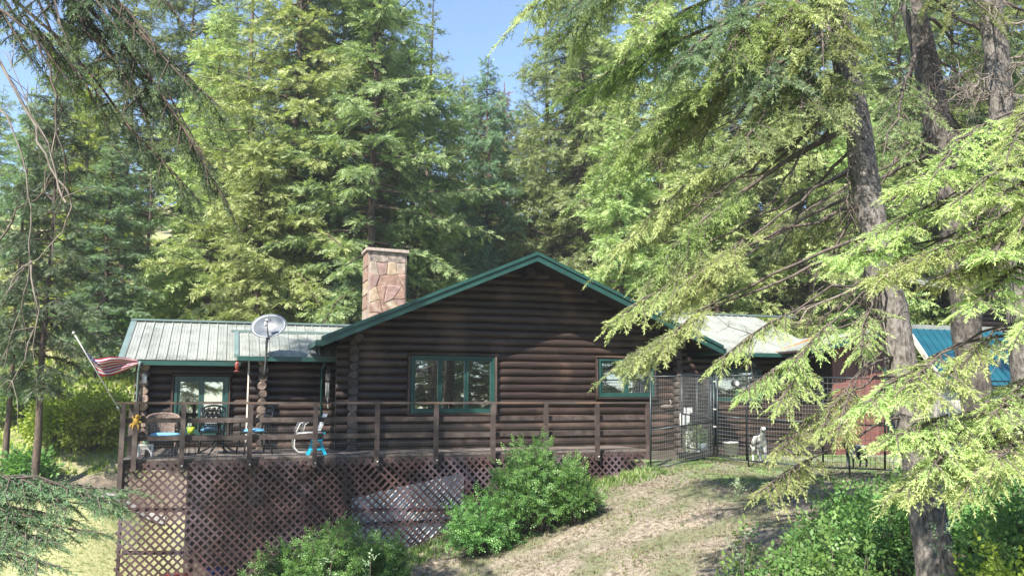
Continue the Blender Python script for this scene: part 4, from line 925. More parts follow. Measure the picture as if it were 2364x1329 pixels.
MB().box(org(mt).x+.02, org(mt).x+.20, YM-.38, YM-.27, org(mt).z+.31, org(mt).z+.44).build('upper_box', M_WHITE, mt)
MB().tube([W(mt, .12, .05, .0), W(mt, .12, .05, -.65)], .02, 6).build('conduit', M_WHITE, mt)
pp = gthing('white_planter', 1597, 1035, 1.1, 'tall white planter with a leafy green plant behind the open kennel gate', 'planter')
MB().box(org(pp).x-.10, org(pp).x+.16, 1.0, 1.2, org(pp).z-.2, org(pp).z+.42).build('pot', M_WHITE, pp)
f = Fol(); n = 110; f.add(np.array(W(pp, .03, -.12, .30))+rng.normal(scale=1, size=(n, 3))*np.array([.11, .10, .17]), rng.normal(size=(n, 3)), np.full(n, .15), rng.uniform(0, 1, n)); f.build('leaves', T_LEAFS, L_UND, pp)
p2 = gthing('flower_pot', 1627, 1045, .3, 'grey-blue pot with a small green plant just inside the kennel gate', 'plant pot')
MB().lathe(W(p2, 0, 0, 0), [(0, 0), (.11, 0), (.15, .20), (.16, .22), (.14, .22), (.11, .04)], 14).build('pot', M_POT, p2)
f = Fol(); n = 60; f.add(np.array(W(p2, 0, 0, .32))+rng.normal(scale=1, size=(n, 3))*np.array([.06, .06, .12]), rng.normal(size=(n, 3))+[0, 0, .4], np.full(n, .12), rng.uniform(0, 1, n)); f.build('leaves', T_LEAFS, L_UND, p2)
p3 = gthing('black_tray', 1595, 1052, .25, 'low black planter tray on the grass at the end of the deck', 'planter')
MB().hexa([W(p3, *v) for v in ((-.24, -.1, -.06), (.24, -.1, -.06), (.24, .1, -.06), (-.24, .1, -.06), (-.29, -.13, .08), (.29, -.13, .08), (.29, .13, .08), (-.29, .13, .08))]).build('tray', M_DARKP, p3)
wo_ = thing('wall_ornament', 'oval cast metal ornament with a curved hook on the log wall', 'ornament', onY(1540, 938, YM-.12))
MB().ball(org(wo_), .19, .03, .05, 14).build('plate', M_BOARD, wo_)
MB().tube([W(wo_, .08, 0, .03), W(wo_, .11, -.02, .10), W(wo_, .07, -.02, .16)], .01, 5).build('hook', M_PIPE, wo_)
th = thing('wall_dial', 'round white dial thermometer hanging at the right-hand kennel window', 'thermometer', onY(1701, 884, YT-.16))
MB().lathe(W(th, 0, 0, 0), [(0, -.012), (.055, -.012), (.075, -.012)], 20, (0, 1, 0)).build('face', M_WHITE, th)
MB().lathe(W(th, 0, 0, 0), [(.072, -.02), (.088, -.02), (.088, .02), (.072, .02)], 20, (0, 1, 0)).build('rim', M_ARM, th)
q = MB()
for k in range(12): a = k*PI/6; q.bar(W(th, .048*math.cos(a), -.016, .048*math.sin(a)), W(th, .064*math.cos(a), -.016, .064*math.sin(a)), .004, .006)
q.bar(W(th, 0, -.018, 0), W(th, .03, -.018, .03), .004, .006); q.build('markings', M_IRON, th)
lp = thing('wall_lamp', 'small round glass lamp under the eave of the right wing', 'lamp', onY(1741, 842, YT-.25))
MB().ball(org(lp), .055, .055, .06, 10).build('globe', M_DISH, lp); MB().tube([W(lp, 0, .02, .05), W(lp, 0, .2, .07)], .03, 6).build('bracket', M_ARM, lp)
# bins and things seen through the lattice
for nm, px, Y, s_, mm, lb in (('storage_bin', 405, .9, (.55, .35, .32), M_REDP, 'red storage bin seen low behind the lattice'), ('storage_bin', 500, .8, (.36, .3, .26), M_NAVY, 'navy blue storage bin behind the foot of the lattice')):
    x_ = X_(px, Y, 1320); g_ = hz(x_, Y); o = thing(nm, lb, 'bin', (x_, Y, g_), None); a, b_, c_ = s_
    MB().hexa([(x_-a*.44, Y-b_*.44, g_), (x_+a*.44, Y-b_*.44, g_), (x_+a*.44, Y+b_*.44, g_), (x_-a*.44, Y+b_*.44, g_), (x_-a/2, Y-b_/2, g_+c_+.35), (x_+a/2, Y-b_/2, g_+c_+.35), (x_+a/2, Y+b_/2, g_+c_+.35), (x_-a/2, Y+b_/2, g_+c_+.35)]).build('body', mm, o)
    MB().box(x_-a*.53, x_+a*.53, Y-b_*.53, Y+b_*.53, g_+c_+.352, g_+c_+.40).build('lid', mm, o)
# ---------------------------------------------------------------- sheds at the right
sh = thing('blue_roofed_shed', 'shed with a steep blue metal roof behind the leaning fir trunk', 'shed', at(2200, 1000, 24))
A = onY(2098, 760, 3.0); B = A+np.array([5.2, 0, -.0]); C_ = onY(2186, 890, .9); D_ = C_+np.array([5.2, 0, 0]); ap = (B+C_)/2
rf = MB().hexa([C_+[0, 0, -.06], D_+[0, 0, -.06], B+[0, 0, -.06], A+[0, 0, -.06], C_, D_, B, A]).build('roof', M_SOFF, sh)
n = 20
for i in range(n):
    a, b_ = i/n, (i+1)/n; q = MB(); o_ = np.array([0, -.02, .02]); e = .004/5.2
    q.hexa([C_+(D_-C_)*(a+e), C_+(D_-C_)*(b_-e), A+(B-A)*(b_-e), A+(B-A)*(a+e), C_+(D_-C_)*(a+e)+o_, C_+(D_-C_)*(b_-e)+o_, A+(B-A)*(b_-e)+o_, A+(B-A)*(a+e)+o_])
    q.bar(C_+(D_-C_)*a+o_*1.4, A+(B-A)*a+o_*1.4, .03, .03); q.build('roof_panel', M_BLUE, rf)
MB().bar(C_+[-.03, 0, -.05], A+[-.03, 0, -.05], .06, .16).build('bargeboard', M_CREAM, sh)
MB().hexa([(C_[0]+.1, C_[1]+.2, -1), (D_[0]-.1, C_[1]+.2, -1), (D_[0]-.1, A[1]+2, -1), (C_[0]+.1, A[1]+2, -1), (C_[0]+.1, C_[1]+.2, C_[2]-.05), (D_[0]-.1, C_[1]+.2, C_[2]-.05), (D_[0]-.1, A[1]+2, C_[2]), (C_[0]+.1, A[1]+2, C_[2])]).build('wall', M_CREAM, sh)
MB().hexa([A+[0, .05, -.05], B+[0, .05, -.05], B+[0, 2.2, -.05], A+[0, 2.2, -.05], A+[0, .05, .16], B+[0, .05, .16], B+[0, 2.2, .16], A+[0, 2.2, .16]]).build('flat_roof', M_ROOF, sh)
cb = thing('back_cabin', 'dark log cabin with a green-edged roof half hidden behind the right-hand trunks', 'cabin', at(2330, 760, 34))
p = at(2235, 700, 34); z0_ = hz(p[0], p[1]+2)-.5
k_ = 0
zz = z0_
while zz < p[2]+.35: inst('log', 'rod', M_LOG, cb, (p[0]+4, p[1], zz), (8, .11, .11)); zz += .2
MB().hexa([(p[0]-.6, p[1]-.6, p[2]+.3), (p[0]+8, p[1]-.6, p[2]+.3), (p[0]+8, p[1]+4, p[2]+1.6), (p[0]-.6, p[1]+4, p[2]+1.6), (p[0]-.6, p[1]-.6, p[2]+.4), (p[0]+8, p[1]-.6, p[2]+.4), (p[0]+8, p[1]+4, p[2]+1.7), (p[0]-.6, p[1]+4, p[2]+1.7)]).build('roof', M_ROOF, cb)
MB().box(p[0]-.62, p[0]+8, p[1]-.66, p[1]-.61, p[2]+.22, p[2]+.42).build('fascia', M_SOFF, cb)
# ---------------------------------------------------------------- dogs
def skin_animal(name, J, E, m, parent, rootv=0, sub=2):
    me = bpy.data.meshes.new(name); po = org(parent)
    me.from_pydata([(a-po.x, b_-po.y, c-po.z) for a, b_, c, *_ in J], E, []); o = link(name, me, parent); me.materials.append(m)
    md = o.modifiers.new('skin', 'SKIN'); sv = me.skin_vertices[0].data
    for i, j in enumerate(J): r = j[3]; r2 = j[4] if len(j) > 4 else r; sv[i].radius = (r, r2); sv[i].use_root = i == rootv
    md.use_smooth_shade = True; s_ = o.modifiers.new('sub', 'SUBSURF'); s_.levels = sub; s_.render_levels = sub; return o
M_DOGW = mat('white_black_coat', (.62, .61, .58), (.62, .61, .58), rough=.9, scale=3, c3=(.02, .02, .022), s3=3.2)
M_DOGB = mat('black_white_coat', (.018, .018, .02), (.012, .012, .014), rough=.8, scale=3, c3=(.55, .54, .52), s3=3.4)
def dog(px, py, Y, sc, yaw, label, m, head_up):
    p = onY(px, py, Y); p[2] = max(p[2], hz(p[0], Y)); d = thing('dog', label, 'dog', p); c_, s_ = math.cos(yaw), math.sin(yaw)
    def T(x, y, z, *r): return (p[0]+(x*c_-y*s_)*sc, p[1]+(x*s_+y*c_)*sc, p[2]+z*sc, *[q*sc for q in r])
    J = [T(-.30, 0, .55, .105, .12), T(-.05, 0, .54, .10, .115), T(.18, 0, .55, .12, .15), T(.30, 0, .62, .09, .11), T(.40, 0, .74+head_up, .06, .07), T(.47, 0, .82+head_up, .078, .078), T(.56, 0, .80+head_up, .046, .046), T(.63, 0, .785+head_up, .032, .032),
         T(-.42, 0, .60, .03, .03), T(-.55, 0, .56, .022, .022), T(-.66, 0, .62, .012, .012)]
    E = [(0, 1), (1, 2), (2, 3), (3, 4), (4, 5), (5, 6), (6, 7), (0, 8), (8, 9), (9, 10)]
    for sy in (-1, 1):
        b_ = len(J); J += [T(.22, sy*.085, .42, .055), T(.20, sy*.09, .28, .038), T(.22, sy*.09, .14, .028), T(.22, sy*.09, .03, .026), T(.27, sy*.09, .022, .024)]; E += [(2, b_), (b_, b_+1), (b_+1, b_+2), (b_+2, b_+3), (b_+3, b_+4)]
        b_ = len(J); J += [T(-.32, sy*.09, .42, .075), T(-.27, sy*.10, .30, .045), T(-.40, sy*.10, .18, .028), T(-.36, sy*.10, .03, .026), T(-.31, sy*.10, .022, .024)]; E += [(0, b_), (b_, b_+1), (b_+1, b_+2), (b_+2, b_+3), (b_+3, b_+4)]
    skin_animal('body', J, E, m, d)
    for sy in (-1, 1):
        a = np.array(T(.44, sy*.055, .88+head_up)); b_ = np.array(T(.43, sy*.10, .84+head_up)); c2 = np.array(T(.47, sy*.085, .77+head_up)); MB().tube([a, b_, c2], [.022*sc, .03*sc, .008*sc], 6).build('ear', M_IRON, d)
        MB().ball(T(.535, sy*.042, .835+head_up), .011*sc).build('eye', M_IRON, d)
    MB().ball(T(.655, 0, .79+head_up), .018*sc).build('nose', M_IRON, d)
    MB().tube([T(.37+.075*math.cos(t_)*.8, .085*math.sin(t_), .70+head_up+.03*math.cos(t_)) for t_ in np.linspace(0, 2*PI, 13)], .010*sc, 5).build('collar', M_NAVY, d)
    return d
dog(1755, 1066, -.35, .90, R(-112), 'white dog with black saddle patch standing behind the kennel mesh looking at the camera', M_DOGW, .03)
dog(1975, 1079, -2.35, .74, R(195), 'black dog with white patches at the lower right corner of the kennel', M_DOGB, -.12)
# ---------------------------------------------------------------- forest behind the house
def setmat(o, m):
    o.material_slots[0].link = 'OBJECT'; o.material_slots[0].material = m
def proto(fw, tm, m, seed, bark=M_BARK2):
    f, wd = fw; t = wd.build('trunk', bark, None); c = f.build('crown', tm, m, None, seed, roll=2.2)
    a, b_ = t.data, c.data; bpy.data.objects.remove(t); bpy.data.objects.remove(c); return a, b_
PR = {
 'fa': (21, proto(conifer(21, 3.9, 1.2, 165, 11, tl=.95, prof=.6), T_SPRAY, L_FIR, 1)),
 'fb': (17, proto(conifer(17, 3.5, .8, 140, 12, prof=.55, wob=.4), T_SPRAY, L_FIR, 2)),
 'fc': (24, proto(conifer(24, 3.6, 5.0, 140, 13, gaps=.12, prof=.6, wob=.4), T_SPRAY, L_FIR, 3)),
 'fd': (12, proto(conifer(12, 2.2, .5, 100, 14), T_SPRAY, L_FIR, 4)),
 'fe': (23, proto(conifer(23, 4.2, 2.0, 165, 15, prof=.52, wob=.5, gaps=.08, lean=.6), T_SPRAY, L_FIR, 5)),
 'pa': (17, proto(pine(17, 2.5, 3, 75, 21), T_TUFT, L_PINE, 6)),
 'pb': (22, proto(pine(22, 2.7, 9, 62, 22), T_TUFT, L_PINE, 7)),
}
def tree(kind, px, d, ytip, label, name='fir_tree', group=None, m=None, rot=None, fat=1.0, zoff=0, bark=None, cat='tree'):
    p = at(px, 925, d); g = hz(p[0], p[1]); zt_ = CAM[2] + d*ray(px, ytip)[2]
    H0, (tm_, cm_) = PR[kind]; s = (zt_-g)/H0
    o = thing(name, label, cat, (p[0], p[1], g), group)
    rz_t = rng.uniform(0, 6.28) if rot is None else rot
    o.scale = (s*fat, s*fat, s); o.rotation_euler = (0, 0, rz_t)
    for nm, me_ in (('trunk', tm_), ('crown', cm_)):
        c = bpy.data.objects.new(nm, me_); COL.objects.link(c); c.parent = o
        if nm == 'crown' and m: setmat(c, m)
        if nm == 'trunk' and bark: setmat(c, bark)
    return o
T = tree  # pale spruce and pine needles on firs put sunlight into the crown colour
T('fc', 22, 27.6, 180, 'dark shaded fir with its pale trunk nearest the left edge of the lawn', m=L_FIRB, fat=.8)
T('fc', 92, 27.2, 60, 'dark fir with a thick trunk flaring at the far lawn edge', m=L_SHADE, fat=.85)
T('fe', 130, 47, -60, 'tall sunlit fir high above the bank bushes at the left', m=L_FIR)
T('fc', 262, 46, -160, 'tall fir crown filling the sky above the flag', m=L_PINE)
T('fb', 225, 37, 300, 'dark blue-green fir standing left of the flag pole top', m=L_FIRB, fat=1.15)
T('fd', 165, 42, 120, 'bright yellow-green fir seen in the gap at the upper left', m=L_YEL, fat=.8)
T('pb', 320, 44, 180, 'slim dark-trunked pine left of the pale wing roof', 'pine_tree', m=L_PINE)
T('fa', 470, 40, -60, 'broad sunlit fir behind the left end of the pale roof', m=L_SPR)
T('pa', 548, 37, -170, 'tall pine with an open dark trunk and airy tufts at the top', 'pine_tree', m=L_PINE, fat=1.25)
T('fe', 655, 36, -420, 'large bright fir directly behind the satellite dish', m=L_SPR, fat=1.05)
T('fb', 585, 34, 250, 'shorter bright fir rising just behind the left wing ridge', m=L_SPR, fat=1.0)
T('fa', 770, 38, -260, 'tall bluish fir left of the chimney', m=L_FIRB)
T('fe', 850, 35, -300, 'very tall dense fir rising straight above the chimney', m=L_PINE, fat=1.08)
T('fb', 945, 40, 20, 'dark green fir right of the chimney', m=L_FIR, fat=1.0)
T('pa', 985, 47, -60, 'pale blue-green pine leaning into the blue sky gap', 'pine_tree', m=L_PINE, fat=1.25)
T('fb', 1124, 45, 88, 'narrow pine standing alone in the middle of the sky gap', 'pine_tree', m=L_FIRB, fat=.72)
T('fb', 1066, 56, 140, 'small yellowish fir left of the lone pine in the sky gap', m=L_PINE, fat=.85)
T('fd', 1165, 58, 172, 'rusty brown dying fir right of the lone pine', m=L_RUST, fat=.8)
T('fb', 1215, 52, 200, 'bright olive fir at the right foot of the sky gap', m=L_PINE, fat=1.0)
T('pa', 1265, 46, -10, 'soft yellowish pine at the right side of the sky gap', 'pine_tree', m=L_PINE, fat=1.35)
T('fa', 1350, 44, -250, 'tall fir behind the right slope of the green-edged gable', m=L_PINE)
T('fb', 1440, 36, 250, 'sunlit fir just behind the gable roof on its right', m=L_SPR, fat=1.0)
T('fe', 1545, 40, -200, 'tall fir behind the junction of gable and right wing', m=L_SPR)
T('fb', 1660, 36, 230, 'bright fir behind the ridge of the right wing', m=L_SPR)
T('fa', 1760, 41, -200, 'tall fir behind the pale roof of the right wing', m=L_PINE)
T('fe', 1880, 38, -150, 'tall fir behind the leaning foreground trunk', m=L_SPR)
T('fb', 2010, 37, 200, 'bright fir between the two foreground trunks', m=L_SPR)
T('fa', 2120, 40, -200, 'tall fir behind the blue roofed shed', m=L_PINE)
T('fc', 2260, 37, -250, 'high crowned fir behind the back cabin', m=L_FIR)
T('fa', 2390, 36, -200, 'tall fir at the far right edge of the picture', m=L_FIR)
# rows farther up the slope
LM = ['beyond the left edge of the picture', 'above the left edge of the lawn', 'above the bank left of the flag', 'above the flag', 'above the left end of the pale roof', 'above the pale wing roof', 'behind the wing ridge left of the dish', 'above the satellite dish', 'just right of the dish', 'left of the chimney', 'above the chimney', 'right of the chimney', 'above the left slope of the gable', 'below the sky gap', 'above the gable peak', 'just right of the gable peak', 'above the right slope of the gable', 'above the end of the gable roof', 'above the join of gable and right wing', 'above the right wing ridge', 'above the kennel gate', 'left of the leaning trunk', 'right of the leaning trunk', 'above the blue shed roof', 'beside the dead twig trunk', 'beyond the right edge of the picture']
USED = {}
def deep_label(px, d, k):
    j = int(np.clip(round((px+100)/102), 0, len(LM)-1)); row = {49: 'nearest row', 62: 'middle row', 78: 'farthest row'}[d]
    kind = 'bare-stemmed pine' if k == 'pb' else 'slender fir'
    lb = '%s %s, %s of the deep forest' % (kind, LM[j], row); USED[lb] = USED.get(lb, 0)+1
    return lb if USED[lb] == 1 else '%s %s, %s, right-hand of two' % (kind, LM[j], row)
i = 0
for d, x0, x1, st in ((49, -60, 2420, 118), (62, -80, 2450, 120), (78, -100, 2460, 105)):
    px = x0
    while px < x1:
        p_ = px + rng.uniform(-30, 30); yt = rng.uniform(60, 260) if d < 60 else rng.uniform(200, 330)
        if 1010 < p_ < 1260: yt = rng.uniform(200, 250) if d < 60 else rng.uniform(250, 300)
        if 280 < p_ < 1000 and d < 60: yt = rng.uniform(-250, 0)
        if p_ <= 280: yt -= 40
        if p_ > 1300: yt -= 160
        k_ = ['fc', 'pb', 'fa', 'pb', 'fe', 'fc'][i % 6]; i += 1
        T(k_, p_, d, yt, deep_label(p_, d, k_), 'forest_tree', 'trees deep in the forest behind the cabin', m=[L_SPR, L_PINE, L_SPR, L_FIR][i % 4], fat=.9)  # paler needles chosen so the back rows look sunlit
        px += st
# trees behind the photographer, mirrored in the window panes
for k_, (x_, y_, hh, kd) in enumerate(((-12, -40, 20, 'fa'), (-3, -46, 24, 'fc'), (7, -43, 21, 'fe'), (17, -40, 19, 'fb'), (26, -46, 24, 'fc'), (-22, -34, 21, 'fa'), (35, -36, 22, 'fe'), (-31, -24, 22, 'fe'), (13, -35, 17, 'fa'), (18, -37, 20, 'fe'), (22, -34, 17, 'fb'), (26, -37, 21, 'fe'), (30, -33, 18, 'fa'), (40, -36, 20, 'fe'), (45, -33, 20, 'fa'), (51, -36, 22, 'fe'), (33, -40, 22, 'fa'), (9, -38, 21, 'fe'))):
    H0, (tm_, cm_) = PR[kd]; s = hh/H0; g = hz(x_, y_)
    o = thing('fir_tree', 'fir tree across the yard seen only as a reflection in the window panes', 'tree', (x_, y_, g), 'trees mirrored in the windows'); o.scale = (s, s, s)
    for nm, me_ in (('trunk', tm_), ('crown', cm_)):
        c = bpy.data.objects.new(nm, me_); COL.objects.link(c); c.parent = o
# ---------------------------------------------------------------- near trees
def near_tree(name, label, trunk, radii, bark=M_BARK):
    o = thing(name, label, 'tree', trunk[0]); 
    pts = [np.array(p) for p in trunk]; P2 = []; R2 = []
    for i in range(len(pts)-1):
        for t_ in (0, .34, .67): P2.append(pts[i]*(1-t_)+pts[i+1]*t_ + rng.normal(scale=.012, size=3)); R2.append((radii[i]*(1-t_)+radii[i+1]*t_)*rng.uniform(.96, 1.05))
    P2.append(pts[-1]); R2.append(radii[-1]); MB().tube(P2, R2, 18).build('trunk', bark, o); return o
def near_limb(o, p0, p1, m, tm, seed, **kw):
    rg = np.random.default_rng(seed); wd = MB(); f = Fol(); limb(f, wd, p0, p1, rg=rg, twigwood=True, **kw)
    b_ = wd.build('branch', M_TWIG, o); f.build('needles', tm, m, b_, seed, roll=.8)
def bough(o, p0, p1, m, tm, seed, arch=.1, r0=.03, f0=.5, nsub=12, sub=.5, sl=.17, ss=.045, droop=.35, tipb=0, wob=.05, tw=M_TWIG):
    rg = np.random.default_rng(seed); wd = MB(); f = Fol(); p0 = np.asarray(p0, float); p1 = np.asarray(p1, float); Ln = np.linalg.norm(p1-p0)
    c = (p0+p1)/2+np.array([0, 0, arch*Ln])+rg.normal(scale=wob*Ln, size=3)
    def C(t): return (1-t)**2*p0+2*t*(1-t)*c+t*t*p1
    n = 10; jit = rg.normal(scale=.010*Ln, size=(n, 3)); jit[0] = 0; jit[-1] = 0
    wd.tube([C(i/(n-1))+jit[i] for i in range(n)], [r0*(1-.85*i/(n-1))+.003 for i in range(n)], 7, False)
    for i in range(nsub):
        t = f0+(1-f0)*((i+rg.uniform(.2, 1))/nsub); t = min(t, .985); P = C(t); T = nrm(C(min(1, t+.02))-C(t-.02)); sd = nrm(np.cross(T, [0, 0, 1.0])); s = 1 if i % 2 else -1
        a = R(rg.uniform(25, 82)); D = nrm(T*math.cos(a)+sd*s*math.sin(a)+np.array([0, 0, -droop*rg.uniform(.3, 1.5)+rg.normal(scale=.15)])); l = sub*rg.uniform(.5, 1.2)*(1.05-.3*(t-f0)/(1-f0+1e-6))
        if i == nsub-1: D = T
        e = P+D*l; e[2] -= .12*l; mid = P+D*l*.55; wd.tube([P, mid, e], [.010, .006, .003], 4, False)
        K = int(l/ss)+3; u = np.sort(rg.uniform(.08, 1, K))[:, None]; Q = (1-u)**2*P+2*u*(1-u)*mid+u*u*e
        d2 = nrm(nrm(mid-P)*(1-u)+nrm(e-mid)*u); s2 = nrm(np.cross(d2, [0, 0, 1.0])); sg = np.where(np.arange(K) % 2 == 0, 1, -1)[:, None]
        b = np.radians(rg.uniform(22, 62, K))[:, None]; dd = d2*np.cos(b)+s2*sg*np.sin(b); dd[:, 2] += rg.normal(scale=.28, size=K)-droop*.55
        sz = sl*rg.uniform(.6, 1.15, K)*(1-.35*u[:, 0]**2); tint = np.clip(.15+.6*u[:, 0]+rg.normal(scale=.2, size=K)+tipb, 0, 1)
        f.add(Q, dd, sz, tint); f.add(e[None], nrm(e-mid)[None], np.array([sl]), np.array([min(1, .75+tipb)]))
    b_ = wd.build('branch', tw, o); f.build('needles', tm, m, b_, seed, roll=1.0)
def bare_limb(o, p0, p1, seed, r0=.02, m=M_DEAD, n=10, arch=.1, tl=.4, name='bare_branch'):
    rg = np.random.default_rng(seed); wd = MB(); f = Fol(); p0 = np.asarray(p0, float); p1 = np.asarray(p1, float); L_ = np.linalg.norm(p1-p0)
    c = (p0+p1)/2+np.array([0, 0, arch*L_])+rg.normal(scale=.06*L_, size=3); t_ = np.linspace(0, 1, 9)[:, None]; P = (1-t_)**2*p0+2*t_*(1-t_)*c+t_*t_*p1; P[1:-1] += rg.normal(scale=.015*L_, size=(7, 3))
    wd.tube(P, [r0*(1-.8*q)+.002 for q in t_[:, 0]], 5, False)
    for i in range(n):
        k = rg.integers(1, 8); d = nrm(P[k+1 if k < 8 else 8]-P[k-1]) + rg.normal(scale=.65, size=3); d = nrm(d); l = tl*rg.uniform(.4, 1.3); a = P[k]; b_ = a+d*l*.5+rg.normal(scale=.04, size=3); c2 = a+d*l+np.array([0, 0, -.2*l])
        wd.tube([a, b_, c2], [.007, .005, .002], 3, False)
        for j in range(2): e = nrm(d+rg.normal(scale=.8, size=3)); wd.tube([b_, b_+e*l*.45], [.004, .0015], 3, False)
    wd.build(name, m, o)
# leaning fir in front, trunk A
TA = [at(2172, 1440, 9.4), at(2150, 1250, 9.7), at(2108, 960, 10.1), at(2072, 800, 10.4), at(2018, 540, 10.8), at(1980, 300, 11.2), at(1928, 0, 11.7), at(1850, -500, 12.6), at(1790, -1100, 14)]
A_ = near_tree('leaning_fir', 'leaning fir with mottled grey trunk and long branches reaching over the cabin roof', TA, [.225, .20, .19, .185, .175, .165, .155, .11, .03])
def on(Tk, py):       # point on trunk polyline at photo height
    Ys = [1440, 1250, 960, 800, 540, 300, 0, -500, -1100]; k = max(i for i in range(len(Ys)-1) if Ys[i] >= py); t_ = (Ys[k]-py)/(Ys[k]-Ys[k+1]); return Tk[k]*(1-t_)+Tk[k+1]*t_
L1 = [(1220, 25, 12, -330), (1290, 95, 12.6, -260), (1330, 10, 11.5, -420), (1400, 170, 12.4, -160), (1330, 215, 13, -60), (1470, 60, 11.2, -260), (1560, 150, 11, -120), (1440, 330, 11.6, 20), (1380, 420, 12.8, 90),
      (1560, 300, 12.0, 10), (1440, 560, 12, 220), (1530, 590, 11.0, 280), (1680, 120, 10.8, -90), (1720, 320, 10.6, 60), (1760, 180, 10.6, -40), (1800, 60, 10.9, -120), (1900, 100, 10.3, -60), (1850, 250, 10.4, 60)]
for k, (px, py, d, sy) in enumerate(L1):
    bough(A_, on(TA, sy), at(px, py, d), [L_FIR, L_PINE, L_FIRB, L_FIR][k % 4] if k % 5 else L_SPR, T_NEEDM, 100+k, arch=.06, r0=.042, f0=.52, nsub=26, sub=.75, sl=.24, ss=.034, droop=.30, tipb=.05)
L2 = [(1425, 735, 10.4, 330), (1440, 835, 10.2, 400), (1500, 800, 10.0, 420), (1560, 700, 10.6, 380), (1500, 650, 10.8, 320), (1600, 640, 10.2, 400)]
for k, (px, py, d, sy) in enumerate(L2):
    bough(A_, on(TA, py-260), at(px, py, d), [L_SPR, L_PINE, L_SPR][k % 3], T_NEEDM, 150+k, arch=.10, r0=.022, f0=.72, nsub=20, sub=.52, sl=.17, ss=.026, droop=.30, tipb=.15)
for k, (px, py, d, sy) in enumerate([(1700, 330, 11, 60), (1600, 470, 11.4, 200), (1650, 300, 11.6, 20), (1750, 500, 11, 240), (1820, 420, 11, 180), (1790, 600, 11.2, 330), (1560, 520, 11.6, 250), (1880, 640, 11, 430), (1700, 800, 10.6, 620), (1850, 760, 10.6, 620), (1950, 480, 10.4, 330), (1500, 380, 12, 100), (1990, 830, 9.9, 700), (2000, 700, 10, 640)]):
    bare_limb(A_, on(TA, sy), at(px, py, d), 200+k, .026 if k < 8 else .013, M_TWIG if k % 4 else M_DEAD, 14, .02, .5)
# bright drooping foliage hanging in front of the kennel
L3 = [(1720, 900, 8.8, 560, .75), (1800, 930, 8.6, 640, .6), (1760, 1130, 8.5, 700, .5), (1900, 985, 8.7, 680, .5), (1990, 800, 8.7, 620, .5), (1830, 840, 8.9, 600, .5), (1800, 1040, 8.6, 700, .5), (1935, 1000, 8.5, 740, .5), (1660, 830, 8.9, 650, .8)]
for k, (px, py, d, sy, f0) in enumerate(L3):
    bough(A_, on(TA, max(-400, py-170)), at(px, py, d), L_SPR, T_NEED, 230+k, arch=.12, r0=.015, f0=.70, nsub=20, sub=.28, sl=.13, ss=.017, droop=.7, tipb=.2)
# second trunk B and third trunk C
TB = [at(2330, 1380, 13.2), at(2290, 1150, 13.3), at(2240, 830, 13.5), at(2222, 640, 13.7), at(2186, 390, 14), at(2160, 260, 14.2), at(2105, 0, 14.6), at(2060, -450, 15.4), at(2020, -1000, 16.5)]
B_ = near_tree('straight_fir', 'dark grey barked fir trunk just right of the leaning fir', TB, [.25, .235, .225, .22, .22, .205, .185, .13, .04], M_BARKD)
def onB(py):
    Ys = [1380, 1150, 830, 640, 390, 260, 0, -450, -1000]; k = max(i for i in range(len(Ys)-1) if Ys[i] >= py); t_ = (Ys[k]-py)/(Ys[k]-Ys[k+1]); return TB[k]*(1-t_)+TB[k+1]*t_
for k in range(22):
    sy = -900+k*62; a = rng.uniform(0, 6.28); 
    px = 2120 + math.cos(a)*rng.uniform(250, 420); py = sy+rng.uniform(120, 280); bough(B_, onB(sy), at(px, py, 14.5+2.5*math.sin(a)), [L_FIR, L_PINE, L_FIRB][k % 3], T_NEEDM, 260+k, arch=.06, r0=.04, f0=.4, nsub=20, sub=.8, sl=.24, ss=.05, droop=.4)
for k in range(16): sy = -40+k*38; bare_limb(B_, onB(sy), at(2160+rng.uniform(-1, 1)*260, sy+rng.uniform(60, 230), 14.2+rng.uniform(-1, 1.5)), 300+k, .022, M_TWIG, 14, .0, .6)
TCc = [at(2400, 1300, 12.0), at(2370, 900, 12.2), at(2345, 600, 12.4), at(2318, 330, 12.6), at(2305, 180, 12.8), at(2285, 0, 13), at(2250, -500, 13.8), at(2230, -1000, 15)]
C3 = near_tree('dead_twig_fir', 'pale grey fir trunk wrapped in bleached dead twigs at the right edge', TCc, [.22, .20, .19, .175, .17, .16, .11, .03])
for k in range(34): 
    t_ = rng.uniform(.2, 4.8); i0 = int(t_); p0 = TCc[i0]*(1-(t_-i0))+TCc[i0+1]*(t_-i0); q_ = rng.uniform(0, 6.28); bare_limb(C3, p0, p0+np.array([math.cos(q_)*1.0, math.sin(q_)*.8-.25, rng.uniform(-.5, .1)])*rng.uniform(.6, 1.25), 340+k, .014, M_DEAD, 16, .15, .38)
for k in range(12):
    sy = 5+k*.18; p0 = TCc[5]*(1-k/11)+TCc[7]*(k/11); q_ = k*2.4; bough(C3, p0, p0+np.array([math.cos(q_), math.sin(q_), -.25])*rng.uniform(1.2, 2.2), L_FIR, T_NEEDM, 380+k, arch=.06, r0=.03, f0=.35, nsub=12, sub=.6, sl=.22, ss=.05, droop=.4)
